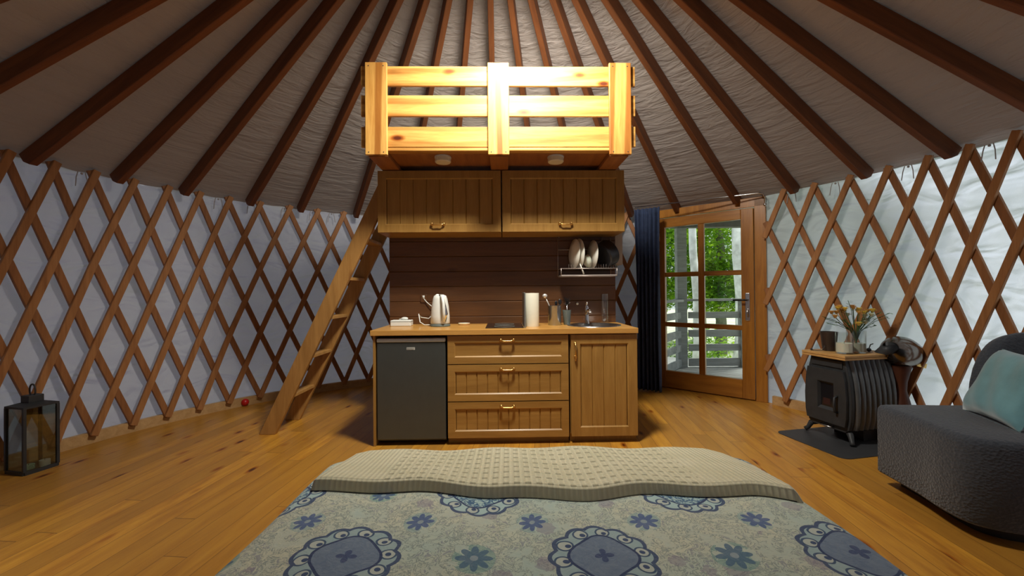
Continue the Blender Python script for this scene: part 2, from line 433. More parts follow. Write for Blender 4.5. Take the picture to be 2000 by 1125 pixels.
# rafters
names = ['first', 'second', 'third', 'fourth', 'fifth', 'sixth', 'seventh', 'eighth', 'ninth', 'tenth', 'eleventh', 'twelfth', 'thirteenth',
         'fourteenth', 'fifteenth', 'sixteenth', 'seventeenth', 'eighteenth', 'nineteenth', 'twentieth', 'twenty-first']
for i, a in enumerate(RA):
    m = MB(); L = 2.82; w = .024
    # local frame: origin at the foot, +Y up the slope towards the crown
    r1 = .55; r0 = 3.36
    dz = under(r1) - under(r0); ln = math.hypot(r0 - r1, dz); h = .118
    ysc = ln
    m.v = []; 
    prof = [(0, .035), (.03, 0), (ln, 0), (ln, h), (-.02, h), (-.012, .05)]
    m.add([(sx_ * w, y, z) for sx_ in (-1, 1) for y, z in prof], [(0, 1, 2, 3, 4, 5), (11, 10, 9, 8, 7, 6)] + [(k, (k + 1) % 6, 6 + (k + 1) % 6, 6 + k) for k in range(6)])
    o = m.build('rafter', M_rafter, bev=.004, seg=1)
    th = math.radians(a); slope = math.atan2(dz, r0 - r1)
    o.matrix_world = Matrix.Translation(pol(a, r0, under(r0))) @ Matrix.Rotation(math.pi - th, 4, 'Z') @ Matrix.Rotation(slope, 4, 'X')
    if i <= 7: lb = 'brown sloping roof rafter, %s from the left edge of the photo' % names[i]
    elif i <= 13: lb = 'brown roof rafter rising behind the loft rail, %s of those from the left' % names[i - 8]
    else: lb = 'brown sloping roof rafter, %s from the right edge of the photo' % names[20 - i]
    tag(o, lb, 'rafter', 'sloping wooden rafters under the roof canvas')

# lattice
TOPS = [-77.55, -73.41, -68.87, -64.51, -60.12, -55.67, -50.71, -45.57, -40.37, -35.28]
left = [TOPS[0] - 4.3 * k for k in range(8, 0, -1)]
mid = [-35.28 + (57.94 + 35.28) * k / 19 for k in range(1, 19)]
right = [57.94, 62.59, 67.56, 72.39, 76.90, 81.04, 85.26, 89.5, 93.8, 98.1, 102.4, 106.7]
NODE = left + TOPS + mid + right
def lat(side):
    if side == 'L':
        t = thing('lattice_wall', 'crossed wooden lattice along the curved wall left of the door, behind kitchen and ladder', 'lattice', pol(-60, R - .05))
        lo, hi = -99, DA0 + .1
    else:
        t = thing('lattice_wall', 'crossed wooden lattice on the curved wall right of the door, behind the stove', 'lattice', pol(75, R - .05))
        lo, hi = DA1 - .1, 99
    inv = t.location.copy()
    cnt = 0
    for fam in (0, 1):
        for i in range(len(NODE)):
            j = i - 3 if fam == 0 else i + 3
            if j < 0 or j >= len(NODE): continue
            a1 = NODE[i]; a0 = NODE[j]       # a1 top angle, a0 bottom angle
            # clip to the section
            pts = []
            NS = 14
            for k in range(NS + 1):
                f = -.01 + 1.03 * k / NS
                # follow the measured node angles between the two ends
                idx = j + (i - j) * f; ii = int(math.floor(idx)); ii = max(0, min(len(NODE) - 2, ii)); an = NODE[ii] + (NODE[ii + 1] - NODE[ii]) * (idx - ii)
                z = .085 + (2.165 - .085) * f
                pts.append((an, z))
            cl = []
            for k in range(NS):
                (aa, za), (ab, zb) = pts[k], pts[k + 1]
                if lo <= aa <= hi: 
                    if not cl: cl.append((aa, za))
                    if lo <= ab <= hi: cl.append((ab, zb))
                    else:
                        lim = lo if ab < lo else hi; f = (lim - aa) / (ab - aa); cl.append((lim, za + f * (zb - za)))
                elif lo <= ab <= hi:
                    lim = lo if aa < lo else hi; f = (lim - aa) / (ab - aa); cl = [(lim, za + f * (zb - za)), (ab, zb)]
            if len(cl) < 2: continue
            if all(-16 < q[0] < 13 for q in cl): continue
            rr = R - .066 if fam == 0 else R - .040
            m = MB(); vs = []; fs = []
            w = .025; th_ = .0125
            for k, (an, z) in enumerate(cl):
                p = pol(an, rr, z)
                q0 = pol(*((cl[max(0, k - 1)][0], rr, cl[max(0, k - 1)][1]))); q1 = pol(cl[min(len(cl) - 1, k + 1)][0], rr, cl[min(len(cl) - 1, k + 1)][1])
                d = (q1 - q0).normalized(); n = (pol(an, 1, 0) - pol(an, 0, 0)).normalized(); sd_ = d.cross(n).normalized()
                for su, sn in ((-1, -1), (1, -1), (1, 1), (-1, 1)): vs.append(p + sd_ * w * su + n * th_ * sn - inv)
                if k:
                    a_ = (k - 1) * 4; b_ = k * 4
                    for e in range(4): fs.append((a_ + e, b_ + e, b_ + (e + 1) % 4, a_ + (e + 1) % 4))
            fs += [(0, 1, 2, 3), tuple(len(vs) - 4 + e for e in (3, 2, 1, 0))]
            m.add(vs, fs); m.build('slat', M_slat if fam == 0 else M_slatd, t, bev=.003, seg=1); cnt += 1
    return cnt
print('slats', lat('L'), lat('R'))

# ------------------------------------------------------------------ partition behind the kitchen
m = MB(); hgt = 2.215; z = 0
ph = .139
z = -.002
while z < hgt:
    z1 = min(hgt, z + ph)
    for s_ in (0,):
        y0, y1 = .602, .66
        vs = [(-1.055, y0 + .006, z), (1.035, y0 + .006, z), (1.035, y0, z + .006), (-1.055, y0, z + .006), (-1.055, y0, z1 - .006), (1.035, y0, z1 - .006), (1.035, y0 + .006, z1), (-1.055, y0 + .006, z1),
              (-1.055, y1, z), (1.035, y1, z), (1.035, y1, z1), (-1.055, y1, z1)]
        vs = [K(a, b_, max(0, c)) for a, b_, c in vs]
        m.add(vs, [(0, 1, 2, 3), (3, 2, 5, 4), (4, 5, 6, 7), (8, 11, 10, 9), (0, 3, 4, 7, 11, 8), (1, 9, 10, 6, 5, 2), (7, 6, 10, 11), (0, 8, 9, 1)])
    z = z1
struct(m.build('wall_kitchen', M_back))

# ------------------------------------------------------------------ door, frame, curtain
P0 = Vector((1.853, 5.18, 0)); P1 = Vector((2.69, 4.42, 0)); ev = (P1 - P0).normalized(); DL = (P1 - P0).length
dr = math.atan2(ev.y, ev.x)
dt = bpy.data.objects.new('door_1', None); COL.objects.link(dt); dt.location = P0; dt.rotation_euler = (0, 0, dr); struct(dt)
# local: x along, y outwards (away from the room is +y)
fr = MB()
fr.box(-.035, .012, -.035, .10, 0, 2.17); fr.box(1.046, 1.155, -.035, .10, 0, 2.17); fr.box(-.035, 1.155, -.035, .10, 2.085, 2.185)
fr.box(-.035, 1.155, -.02, .12, -.0, .018)
fr.build('door_frame', M_door, dt, bev=.004)
lf = MB()
ys, ye = -.045, .01
lf.box(.014, .075, ys, ye, .012, 2.075); lf.box(.917, 1.040, ys, ye, .012, 2.075)
lf.build('door_stile', M_door, dt, bev=.005)
lr = MB()
for z0, z1 in ((.012, .215), (1.965, 2.075)): lr.box(.075, .917, ys, ye, z0, z1)
lr.build('door_rail', M_doorx, dt, bev=.005)
mu = MB(); mu.box(.464, .532, ys + .006, ye - .006, .215, 1.965)
mu.build('muntin', M_door, dt, bev=.004)
mu = MB()
for z0, z1 in ((.752, .806), (1.358, 1.412)): mu.box(.075, .464, ys + .008, ye - .008, z0, z1); mu.box(.532, .917, ys + .008, ye - .008, z0, z1)
mu.build('muntin', M_doorx, dt, bev=.004)
for x0, x1 in ((.075, .464), (.532, .917)):
    for z0, z1 in ((.215, .752), (.806, 1.358), (1.412, 1.965)):
        g = MB(); g.box(x0, x1, -.020, -.015, z0, z1); g.build('window_pane', M_pane, dt)
hd = MB(); hd.box(.955, 1.000, ys - .012, ys, .86, 1.16)
h0 = hd.build('door_handle', M_steel, dt, bev=.006)
hl = MB(); hl.tube([(.975, ys - .01, 1.085), (.975, ys - .06, 1.085), (.955, ys - .07, 1.085), (.85, ys - .066, 1.082)], .010, 8); hl.build('lever', M_black, h0, smooth=True)
hk = MB(); hk.tube([(.982, ys - .012, .985), (.982, ys - .04, .975), (.986, ys - .035, .90)], .007, 6); hk.build('key', M_steel, h0, smooth=True)
hg = MB(); 
for z in (.25, 1.05, 1.85): hg.tube([(.012, ys - .004, z - .05), (.012, ys - .004, z + .05)], .009, 8)
hg.build('hinge', M_brass, dt, smooth=True)

cu = thing('curtain', 'long navy blue curtain gathered at the left side of the glazed door', 'curtain', (1.58, 4.93, 0))
m = MB()
A = Vector((1.49, 5.01, 0)); B = Vector((1.735, 4.84, 0)); dAB = (B - A).normalized(); nAB = Vector((-dAB.y, dAB.x, 0))
def cfn(u, v):
    z = .015 + 2.155 * v; fold = .038 * math.sin(u * 2 * math.pi * 6 + .6 * math.sin(v * 4)) * (1 - .45 * v) + .01 * math.sin(u * 31 + v * 6)
    sp = 1.0 - .10 * math.sin(math.pi * v)
    p = A + (B - A) * (.5 + (u - .5) * sp) + nAB * fold; return p + Vector((0, 0, z)) - cu.location
m.grid(cfn, 120, 30); m.build('fabric', M_blue, cu, smooth=True, solid=.004)
rd = thing('curtain_rod', 'thin metal rod running above the door frame with a bent right end', 'curtain rod', (1.5, 5.0, 2.19))
ro = Vector((1.5, 5.0, 2.19))
pa = Vector((1.49, 4.985, 2.195)); pb = P0 + ev * 1.10 + Vector((ev.y, -ev.x, 0)) * .13 + Vector((0, 0, 2.205))
MR = MB(); pin = Vector((ev.y, -ev.x, 0))
MR.tube([pa - ro, pb - ro, pb + ev * .05 - Vector((0, 0, .012)) - ro, pb + ev * .06 - pin * .03 - Vector((0, 0, .05)) - ro, pb + ev * .06 - pin * .05 - Vector((0, 0, .11)) - ro], .008, 8)
MR.build('rod', M_steel, rd, smooth=True)
fb = MB(); q = pb + ev * .02 - ro; fb.tube([q, q - pin * .09], .01, 8); fb.build('bracket', M_steel, rd, smooth=True)
fb = MB(); fb.ball(pb + ev * .06 - pin * .05 - Vector((0, 0, .12)) - ro, .018, 6); fb.build('end_knob', M_steel, rd, smooth=True)

# ------------------------------------------------------------------ kitchen
def kthing(name, label, cat, t, d, z, group=None): return thing(name, label, cat, K(t, d, z), YAW, group)
def handle(parent, x, y, z, vertical=False, name='handle', s=1.0):
    m = MB()
    if not vertical:
        m.tube([(x - .05 * s, y, z), (x - .05 * s, y - .02, z + .002), (x - .03 * s, y - .026, z - .006), (x, y - .024, z - .006), (x + .03 * s, y - .026, z - .006), (x + .05 * s, y - .02, z + .002), (x + .05 * s, y, z)], [.007, .006, .005, .0055, .005, .006, .007], 8)
        for q in (-.05, .05): m.ball((x + q * s, y - .016, z + .003), .0115, 6); m.ball((x + q * s, y - .002, z), .012, 6, (1, .3, 1))
    else:
        m.tube([(x, y, z + .05), (x, y - .02, z + .05), (x, y - .027, z + .02), (x, y - .028, z), (x, y - .026, z - .03), (x, y - .02, z - .055), (x, y, z - .055)], [.007, .008, .007, .005, .005, .006, .007], 8)
        for q in (.05, -.055): m.ball((x, y - .016, z + q), .0115, 6); m.ball((x, y - .002, z + q), .012, 6, (1, .3, 1))
        m.tube([(x, y - .018, z - .055), (x, y - .02, z - .085)], [.007, .003], 8)
    return m.build(name, M_brass, parent, smooth=True)
def front(parent, name, x0, x1, z0, z1, planks=0, fw=.052, depth=.020, y=0.0, mat=None, yb=None):
    """framed cabinet front with a recessed panel; front face at y, going back by depth"""
    mat = mat or M_kit
    m = MB(); d = depth
    ix0, ix1, iz0, iz1 = x0 + fw, x1 - fw, z0 + fw, z1 - fw
    c = .009   # sloped moulding
    O_ = [(x0, z0), (x1, z0), (x1, z1), (x0, z1)]; I_ = [(ix0, iz0), (ix1, iz0), (ix1, iz1), (ix0, iz1)]
    J_ = [(ix0 + c, iz0 + c), (ix1 - c, iz0 + c), (ix1 - c, iz1 - c), (ix0 + c, iz1 - c)]
    vs = [(a, y, b) for a, b in O_] + [(a, y, b) for a, b in I_] + [(a, y + .009, b) for a, b in J_] + [(a, y + d, b) for a, b in O_]
    fs = []
    for k in range(4):
        l = (k + 1) % 4
        fs += [(k, l, 4 + l, 4 + k), (4 + k, 4 + l, 8 + l, 8 + k), (k, 12 + k, 12 + l, l)]
    fs += [(12, 15, 14, 13)]
    jx0, jx1, jz0, jz1 = ix0 + c, ix1 - c, iz0 + c, iz1 - c
    m.add(vs, fs)
    if planks:
        g = .006; pw = (jx1 - jx0) / planks
        for k in range(planks):
            a = jx0 + pw * k; b = a + pw
            m.add([(a, y + .016, jz0), (a + g, y + .009, jz0), (b - g, y + .009, jz0), (b, y + .016, jz0),
                   (a, y + .016, jz1), (a + g, y + .009, jz1), (b - g, y + .009, jz1), (b, y + .016, jz1)],
                  [(0, 1, 5, 4), (1, 2, 6, 5), (2, 3, 7, 6)])
    else: m.add([(jx0, y + .009, jz0), (jx1, y + .009, jz0), (jx1, y + .009, jz1), (jx0, y + .009, jz1)], [(0, 1, 2, 3)])
    return m.build(name, mat, parent, fix=False)

# drawer cabinet
dc = kthing('drawer_cabinet', 'oak base cabinet with three drawers under the middle of the worktop', 'cabinet', .026, .02, 0)
b = MB(); b.box(-.479, .479, .024, .57, .07, .862); b.box(-.479, .479, .06, .55, 0, .07); b.build('body', M_kit, dc)
for k, (z0, z1, pl) in enumerate(((.634, .853, 0), (.342, .626, 10), (.010 + .045, .334, 10))):
    f_ = front(dc, 'drawer', -.474, .474, z0, z1, pl, y=0)
    handle(f_, -.007, 0, (.818, .592, .299)[k])
# door cabinet
cc = kthing('sink_cabinet', 'oak base cabinet with one upright-planked door below the sink', 'cabinet', .783, .02, 0)
b = MB(); b.box(-.267, .267, .024, .57, .07, .862); b.box(-.267, .267, .06, .55, 0, .07); b.build('body', M_kitz, cc)
f_ = front(cc, 'door', -.262, .262, .055, .853, 4, fw=.07, mat=M_kitz)
handle(f_, -.228, 0, .735, True)
# left end panel
tag(MB().box(0, .018, 0, .56, 0, .862).build('side_panel', M_kitz), 'narrow oak side panel left of the grey fridge', 'panel')
sp = bpy.data.objects['side_panel']; sp.location = K(-1.028, .02, 0); sp.rotation_euler = (0, 0, YAW)
# fridge
fg = kthing('fridge', 'dark grey under-counter fridge at the left end of the kitchen', 'fridge', -.733, .025, 0)
b = MB(); b.box(-.268, .268, .045, .55, .02, .845); b.build('body', M_black, fg, bev=.006)
b = MB(); b.box(-.268, .268, 0, .042, .045, .806); b.build('door', M_fridge, fg, bev=.008, seg=3)
b = MB(); b.box(-.268, .268, -.006, .042, .808, .838); b.build('door_cap', plain('silver_trim', (.55, .62, .66), .35, .15, .03), fg, bev=.008, seg=3)
b = MB(); b.box(-.035, .03, -.002, .001, .748, .768); lg = b.build('badge', plain('badge', (.5, .5, .46), .5), fg)
b = MB()
for k in range(5): b.box(-.030 + k * .011, -.023 + k * .011, -.0035, -.001, .753, .763)
b.build('lettering', plain('badge_text', (.25, .26, .24), .5), lg)
for x in (-.22, .22): b = MB(); b.lathe([(.015, 0), (.015, .022)], (x, .3, 0), 10); b.build('foot', M_black, fg)
# worktop
wt = kthing('worktop', 'long orange-brown wooden worktop over fridge and base cabinets', 'worktop', 0, 0, .862)
b = MB(); b.box(-1.045, 1.05, 0, .6, 0, .042); slab = b.build('worktop_slab', M_top, wt)
b = MB(); b.lathe([(.205, -.1), (.205, .1)], (.765, .305, 0), 48); cut = b.build('cutter', M_top)
cut.parent = wt; bpy.context.view_layer.update()
bo = slab.modifiers.new('hole', 'BOOLEAN'); bo.operation = 'DIFFERENCE'; bo.object = cut; bo.solver = 'EXACT'
dg = bpy.context.evaluated_depsgraph_get(); slab.data = bpy.data.meshes.new_from_object(slab.evaluated_get(dg)); slab.modifiers.clear()
bpy.data.objects.remove(cut)
q = slab.modifiers.new('bevel', 'BEVEL'); q.width = .003; q.segments = 2; q.limit_method = 'ANGLE'; q.angle_limit = math.radians(60)
WZ = .904
# wall cabinets
for (t0, t1, lb, hx) in ((-1.056, -.021, 'left one of two dark oak wall cabinets below the loft', -.012), (-.013, 1.026, 'right one of two dark oak wall cabinets below the loft, above the dish rack', .015)):
    c_ = kthing('wall_cabinet', lb, 'cabinet', (t0 + t1) / 2, .25, 1.70); w2 = (t1 - t0) / 2
    b = MB(); b.box(-w2, w2, .022, .35, .0, .52); b.build('body', M_kit, c_)
    f_ = front(c_, 'door', -w2 + .003, w2 - .003, .002, .518, 8, fw=.062, mat=M_kitz)
    handle(f_, hx, 0, .065)

# hob
ho = kthing('hob', 'black glass two-ring hob set in the middle of the worktop', 'hob', 0, .34, WZ)
b = MB(); b.box(-.155, .155, -.245, .245, 0, .005); b.build('glass_top', M_hob, ho, bev=.002)
b = MB()
for y in (-.11, .12):
    b.tube([(.085 * math.cos(a * math.pi / 16), y + .085 * math.sin(a * math.pi / 16), .0052) for a in range(32)], .0012, 4, closed=True)
b.build('cooking_zone', M_grey, ho)
sg = kthing('splash_guard', 'upright grey panel standing between black hob and paper roll', 'panel', .165, .30, WZ)
b = MB(); b.box(-.005, .005, -.20, .16, .0, .285); b.build('panel', plain('grey_panel', (.22, .24, .24), .35, .4, .05), sg, bev=.003)
for y in (-.165, .115): b = MB(); b.box(-.012, .012, y - .015, y + .015, 0, .012); b.build('foot', M_steel, sg)
pr_ = kthing('paper_roll', 'tall white kitchen paper roll standing right of the hob', 'paper roll', .232, .25, WZ)
b = MB(); b.lathe([(.058, 0), (.059, .004), (.059, .275), (.058, .279), (.022, .279), (.022, .26)], (0, 0, 0), 36); b.build('paper', M_paper, pr_, smooth='auto')
b = MB(); b.lathe([(.021, .0), (.021, .281), (.019, .281), (.019, .1)], (0, 0, 0), 20); b.build('cardboard_tube', M_panel, pr_, smooth='auto')
# kettle
ke = kthing('kettle', 'white electric kettle with metallic stripe left of the hob', 'kettle', -.555, .36, WZ)
b = MB()
prof = [(.078, .022), (.083, .03), (.081, .09), (.074, .17), (.062, .235), (.052, .262), (.03, .272), (.001, .274)]
b.lathe(prof, (0, 0, 0), 36, sy=.9); b.build('body', M_white, ke, smooth=True)
b = MB(); b.lathe([(.080, 0), (.086, .004), (.084, .016), (.07, .021)], (0, 0, 0), 32); b.build('base', M_grey, ke, smooth='auto')
b = MB(); b.tube([(.0, -.040, .268), (.03, -.055, .24), (.045, -.062, .18), (.055, -.062, .11), (.04, -.075, .045)], [.008, .012, .014, .02, .012], 10); b.build('metal_stripe', M_chrome, ke, smooth=True)
b = MB(); b.tube([(.012, -.04, .262), (.03, -.075, .25), (.042, -.098, .2), (.046, -.105, .12), (.042, -.09, .06), (.035, -.07, .05)], [.012, .013, .014, .013, .012, .011], 10); b.build('handle', M_white, ke, smooth=True)
b = MB(); b.ball((.046, -.065, .075), .026, 8, (.8, .35, 1.3)); b.build('water_window', M_grey, ke, smooth=True)
b = MB(); b.tube([(-.03, .045, .255), (-.045, .07, .262)], [.024, .012], 10); b.build('spout', M_white, ke, smooth=True)
b = MB()
b.tube([(-.08, 0, .012), (-.14, .03, .008), (-.19, .08, .03), (-.205, .1, .10), (-.19, .12, .07), (-.13, .17, .055), (-.1, .2, .09), (-.105, .215, .16), (-.155, .225, .20), (-.185, .232, .235)], .0045, 8)
b.tube([(-.185, .232, .232), (-.188, .236, .262)], [.008, .013], 10); b.build('power_cord', M_white, ke, smooth=True)
pb_ = kthing('white_box', 'small flat white box at the left end of the worktop', 'box', -.90, .42, WZ)
b = MB(); b.box(-.088, .088, -.05, .05, 0, .052); b.build('box', M_white, pb_, bev=.006)
b = MB(); b.box(-.0884, .0884, -.0504, .0504, .038, .042); b.build('lid_seam', M_grey, pb_)
ad2 = kthing('small_white_adapter', 'little white rounded piece lying on top of the flat white box', 'adapter', -.875, .42, WZ + .052)
b = MB(); b.ball((0, 0, .013), .018, 8, (1.7, .9, .72)); b.tube([(-.02, 0, .01), (-.05, .01, .006)], .005, 6); b.build('body', M_white, ad2, smooth=True)
dsk = kthing('small_dish', 'small cream dish lying on the worktop between kettle and hob', 'dish', -.36, .47, WZ)
b = MB(); b.lathe([(.035, 0), (.046, .004), (.052, .016), (.049, .016), (.03, .006)], (0, 0, 0), 24); b.build('dish', M_wax, dsk, smooth='auto')
# utensil pot
up = kthing('utensil_pot', 'shiny steel utensil pot right of the paper roll', 'pot', .435, .36, WZ)
b = MB(); b.lathe([(.055, 0), (.057, .003), (.057, .165), (.0585, .168), (.055, .168), (.054, .01), (.001, .008)], (0, 0, 0), 32); b.build('pot', plain('dull_steel', (.36, .38, .41), .25, .9, .05), up, smooth='auto')
lad_ = kthing('ladle', 'steel ladle leaning out of the utensil pot to the left', 'ladle', .415, .36, WZ + .01)
b = MB(); b.tube([(.02, 0, .01), (-.03, 0, .17), (-.055, 0, .225)], .005, 8); b.ball((-.063, -.006, .243), .022, 8, (1, .8, .9)); b.build('ladle', plain('pale_steel', (.85, .83, .78), .25, .6, .03), lad_, smooth=True)
for nm, lb, dx, tz, hw in (('spatula', 'dark spatula leaning to the right in the utensil pot', .045, .21, .016), ('cooking_spoon', 'dark cooking spoon standing at the back of the utensil pot', .012, .20, .013)):
    s_ = kthing(nm, lb, 'utensil', .435, .36, WZ + .01)
    b = MB(); b.tube([(-.01, 0, .01), (dx, .01, tz - .04)], .0045, 6); b.ball((dx + .004, .01, tz - .02), hw, 6, (1, .3, 1.6)); b.build(nm, M_black, s_, smooth=True)
tu = kthing('brush_cup', 'grey tapered cup holding a dish brush beside the sink', 'cup', .545, .38, WZ)
b = MB(); b.lathe([(.026, 0), (.028, .003), (.038, .128), (.035, .128), (.026, .01)], (0, 0, 0), 24); b.build('cup', M_grey, tu, smooth='auto')
br = kthing('dish_brush', 'dark dish brush standing upright in the grey cup', 'brush', .545, .38, WZ + .01)
b = MB(); b.tube([(0, 0, 0), (.003, 0, .165)], .004, 6); b.build('handle', M_steel, br, smooth=True)
b = MB()
for k in range(60):
    a = ru(0, 6.28); e = ru(.01, .036); z_ = ru(.165, .235)
    b.tube([(.003, 0, .16), (.003 + math.cos(a) * e, math.sin(a) * e, z_)], .0012, 4)
b.build('bristles', M_black, br)
# sink
sk = kthing('sink', 'round stainless steel sink let into the right end of the worktop', 'sink', .765, .305, WZ)
b = MB(); b.lathe([(.228, 0), (.226, .005), (.215, .007), (.195, .004), (.178, -.03), (.12, -.039), (.001, -.040)], (0, 0, 0), 48, cap=False)
b.build('basin', M_steel, sk, smooth=True)
b = MB(); b.lathe([(.02, -.038), (.018, -.034)], (0, 0, 0), 16); b.build('drain', M_chrome, sk)
# lift the bowl rim so the slab does not show inside: a shallow tray
tp = kthing('tap', 'chrome mixer tap behind the round sink', 'tap', .745, .50, WZ)
b = MB(); b.lathe([(.026, 0), (.024, .01), (.02, .02), (.019, .11), (.022, .13), (.018, .15)], (0, 0, 0), 20); b.build('body', M_chrome, tp, smooth='auto')
b = MB(); b.tube([(0, -.005, .08), (.0, -.06, .125), (.0, -.12, .13), (.0, -.14, .11)], [.014, .011, .01, .011], 10); b.build('spout', M_chrome, tp, smooth=True)
b = MB(); b.tube([(0, 0, .145), (-.004, .01, .165), (-.006, -.045, .190)], [.015, .011, .007], 10); b.build('lever', M_chrome, tp, smooth=True)
gb = kthing('glass_vase', 'tall clear glass vase standing behind the sink at the right', 'vase', .915, .53, WZ)
b = MB(); b.lathe([(.028, 0), (.03, .004), (.03, .265), (.0275, .265), (.0275, .02), (.001, .018)], (0, 0, 0), 28); b.build('vase', M_glass, gb, smooth='auto')
kn = kthing('hook', 'small white round hook on the wooden backsplash left of the tap', 'hook', .675, .602, 1.08)
b = MB(); b.ball((0, -.016, 0), .012, 8); b.tube([(0, 0, 0), (0, -.012, 0)], .005, 8); b.build('hook_ball', M_white, kn, smooth=True)
so_ = kthing('wall_socket', 'brown wall socket on the backsplash behind the kettle cord', 'socket', -.74, .602, 1.14)
b = MB(); b.box(-.03, .03, -.012, 0, -.035, .035); b.build('socket', M_back, so_, bev=.004)
# dish rack
rk = kthing('dish_rack', 'wire dish rack hanging on the backsplash under the right wall cabinet', 'rack', .745, .50, 1.33)
b = MB(); t0, t1 = -.245, .245
for z_ in (.0, .065):
    b.tube([(t0, -.12, z_), (t1, -.12, z_), (t1, .095, z_), (t0, .095, z_)], .003, 6, closed=True)
for x in (t0, t1):
    b.tube([(x, -.12, 0), (x, -.12, .068)], .003, 6); b.tube([(x, .095, 0), (x, .095, .36)], .003, 6)
for k in range(22):
    x = t0 + (t1 - t0) * (k + .5) / 22
    b.tube([(x, -.12, .065), (x, .095, .065)], .0018, 5)
    if k > 2: b.tube([(x, -.05, .065), (x, -.05, .105)], .0018, 5)
b.tube([(t0, .095, .25), (t1, .095, .25)], .003, 6); b.tube([(t0 + .01, .095, .36), (t0 + .01, .085, .372)], .003, 6); b.tube([(t1 - .08, .095, .25), (t1 - .08, .095, .37)], .003, 6)
b.build('wire_frame', plain('rack_wire', (.55, .48, .44), .35, .6, .03), rk, smooth=True)
b = MB(); b.box(t0, t1, -.122, .095, -.006, .010); b.build('drip_tray', plain('tray', (.26, .22, .2), .4), rk, bev=.004)
def plate(lb, t, d, z, yawd, lean, r=.135):
    p = kthing('dinner_plate', lb, 'plate', t, d, z, 'plates in the dish rack')
    Mx = Matrix.Translation((0, 0, r)) @ Matrix.Rotation(math.radians(yawd), 4, 'Z') @ Matrix.Rotation(math.radians(90 + lean), 4, 'Y')
    b = MB(); b.lathe([(.001, -.002), (r * .58, -.002), (r * .64, .006), (r, .020), (r, .024), (r * .62, .010), (.001, .003)], (0, 0, 0), 44, M=Mx)
    b.build('plate', M_crock, p, smooth=True)
plate('cream dinner plate standing leftmost in the dish rack', .612, .48, 1.397, 12, 3)
plate('cream dinner plate standing second from the left in the dish rack', .652, .47, 1.397, 11, 0)
plate('cream dinner plate standing rightmost in the dish rack, next to the black pan', .775, .47, 1.397, 10, 2, .128)
pn = kthing('black_pan', 'black cooking pan leaning in the right half of the dish rack', 'pan', .91, .47, 1.40)
Mx = Matrix.Translation((0, 0, .125)) @ Matrix.Rotation(math.radians(-28), 4, 'Y') @ Matrix.Rotation(math.radians(25), 4, 'Z') @ Matrix.Rotation(math.radians(90), 4, 'Y')
b = MB(); b.lathe([(.001, -.045), (.10, -.045), (.112, -.035), (.12, .05), (.115, .052), (.105, -.03), (.001, -.035)], (0, 0, 0), 36, M=Mx); b.build('pan', M_black, pn, smooth='auto')
b = MB(); b.tube([Mx @ Vector((.11, 0, .04)), Mx @ Vector((.15, .0, .05)), Mx @ Vector((.155, .05, .05)), Mx @ Vector((.12, .06, .04))], .007, 8); b.build('handle', M_grey, pn, smooth=True)
bw_ = kthing('small_bowl', 'small cream bowl between the plates in the dish rack', 'bowl', .712, .44, 1.397)
Mx = Matrix.Translation((0, 0, .06)) @ Matrix.Rotation(math.radians(15), 4, 'Z') @ Matrix.Rotation(math.radians(80), 4, 'Y')
b = MB(); b.lathe([(.001, 0), (.025, 0), (.05, .02), (.06, .045), (.057, .045), (.045, .02), (.001, .004)], (0, 0, 0), 30, M=Mx); b.build('bowl', M_wax, bw_, smooth=True)
fk = kthing('fork', 'pale fork lying slanted through the front rail of the dish rack', 'fork', .70, .385, 1.345)
b = MB(); b.tube([(.0, 0, 0), (-.035, .01, .10)], [.008, .004], 8); b.build('fork', M_crock, fk, smooth=True)
bx = kthing('wall_box', 'narrow pale box fixed at the right end of the backsplash below the wall cabinet', 'box', 1.075, .62, 1.44)
b = MB(); b.box(-.036, .036, 0, .22, 0, .31); b.build('box', M_panel, bx, bev=.004)

# ------------------------------------------------------------------ loft
lo_ = kthing('loft_bed_platform', 'bright pine loft platform with slatted railing above the kitchen', 'loft', 0, -.10, 2.225)
def LP(nm, x0, x1, y0, y1, z0, z1, mat, bev=.005):
    b = MB(); b.box(x0, x1, y0 + .10, y1 + .10, z0 - 2.225, z1 - 2.225); return b.build(nm, mat, lo_, bev=bev)
for x0, x1 in ((-1.027, -.863), (-.113, .046), (.802, .969)): LP('post', x0, x1, -.14, -.115, 2.225, 2.918, M_pinez)
for z0, z1 in ((2.752, 2.902), (2.522, 2.682), (2.29, 2.445)): LP('rail_board', -1.066, 1.008, -.113, -.091, z0, z1, M_pine)
LP('front_edge_board', -1.03, .975, -.114, -.04, 2.262, 2.286, M_pine)
for x0, x1 in ((-1.02, -.87), (-.105, .04), (.81, .96)): LP('joist', x0, x1, -.088, 1.42, 2.226, 2.260, M_pined)
LP('platform', -1.03, .975, -.036, 1.42, 2.262, 2.284, M_pined)
for x in (-1.045, .967):
    LP('side_board', x, x + .022, -.089, 1.40, 2.29, 2.50, M_pined)
LP('mattress', -.98, .93, -.02, 1.38, 2.2845, 2.33, M_paper, .02)
for x in (-1.0, .88): LP('leg', x, x + .09, 1.30, 1.39, 2.225 - 2.225, 2.225, M_pined)
for x, z in [(x, z) for x in (-1.0, -.89, -.09, .02, .83, .94) for z in (2.245, 2.89)]:
    sc = MB(); sc.lathe([(.004, 0), (.004, .002)], (x, 0, 0), 8, M=Matrix.Translation((0, -.0395, z - 2.225)) @ Matrix.Rotation(math.pi / 2, 4, 'X') @ Matrix.Translation((0, 0, 0)))
    sc.build('screw', M_iron, lo_)
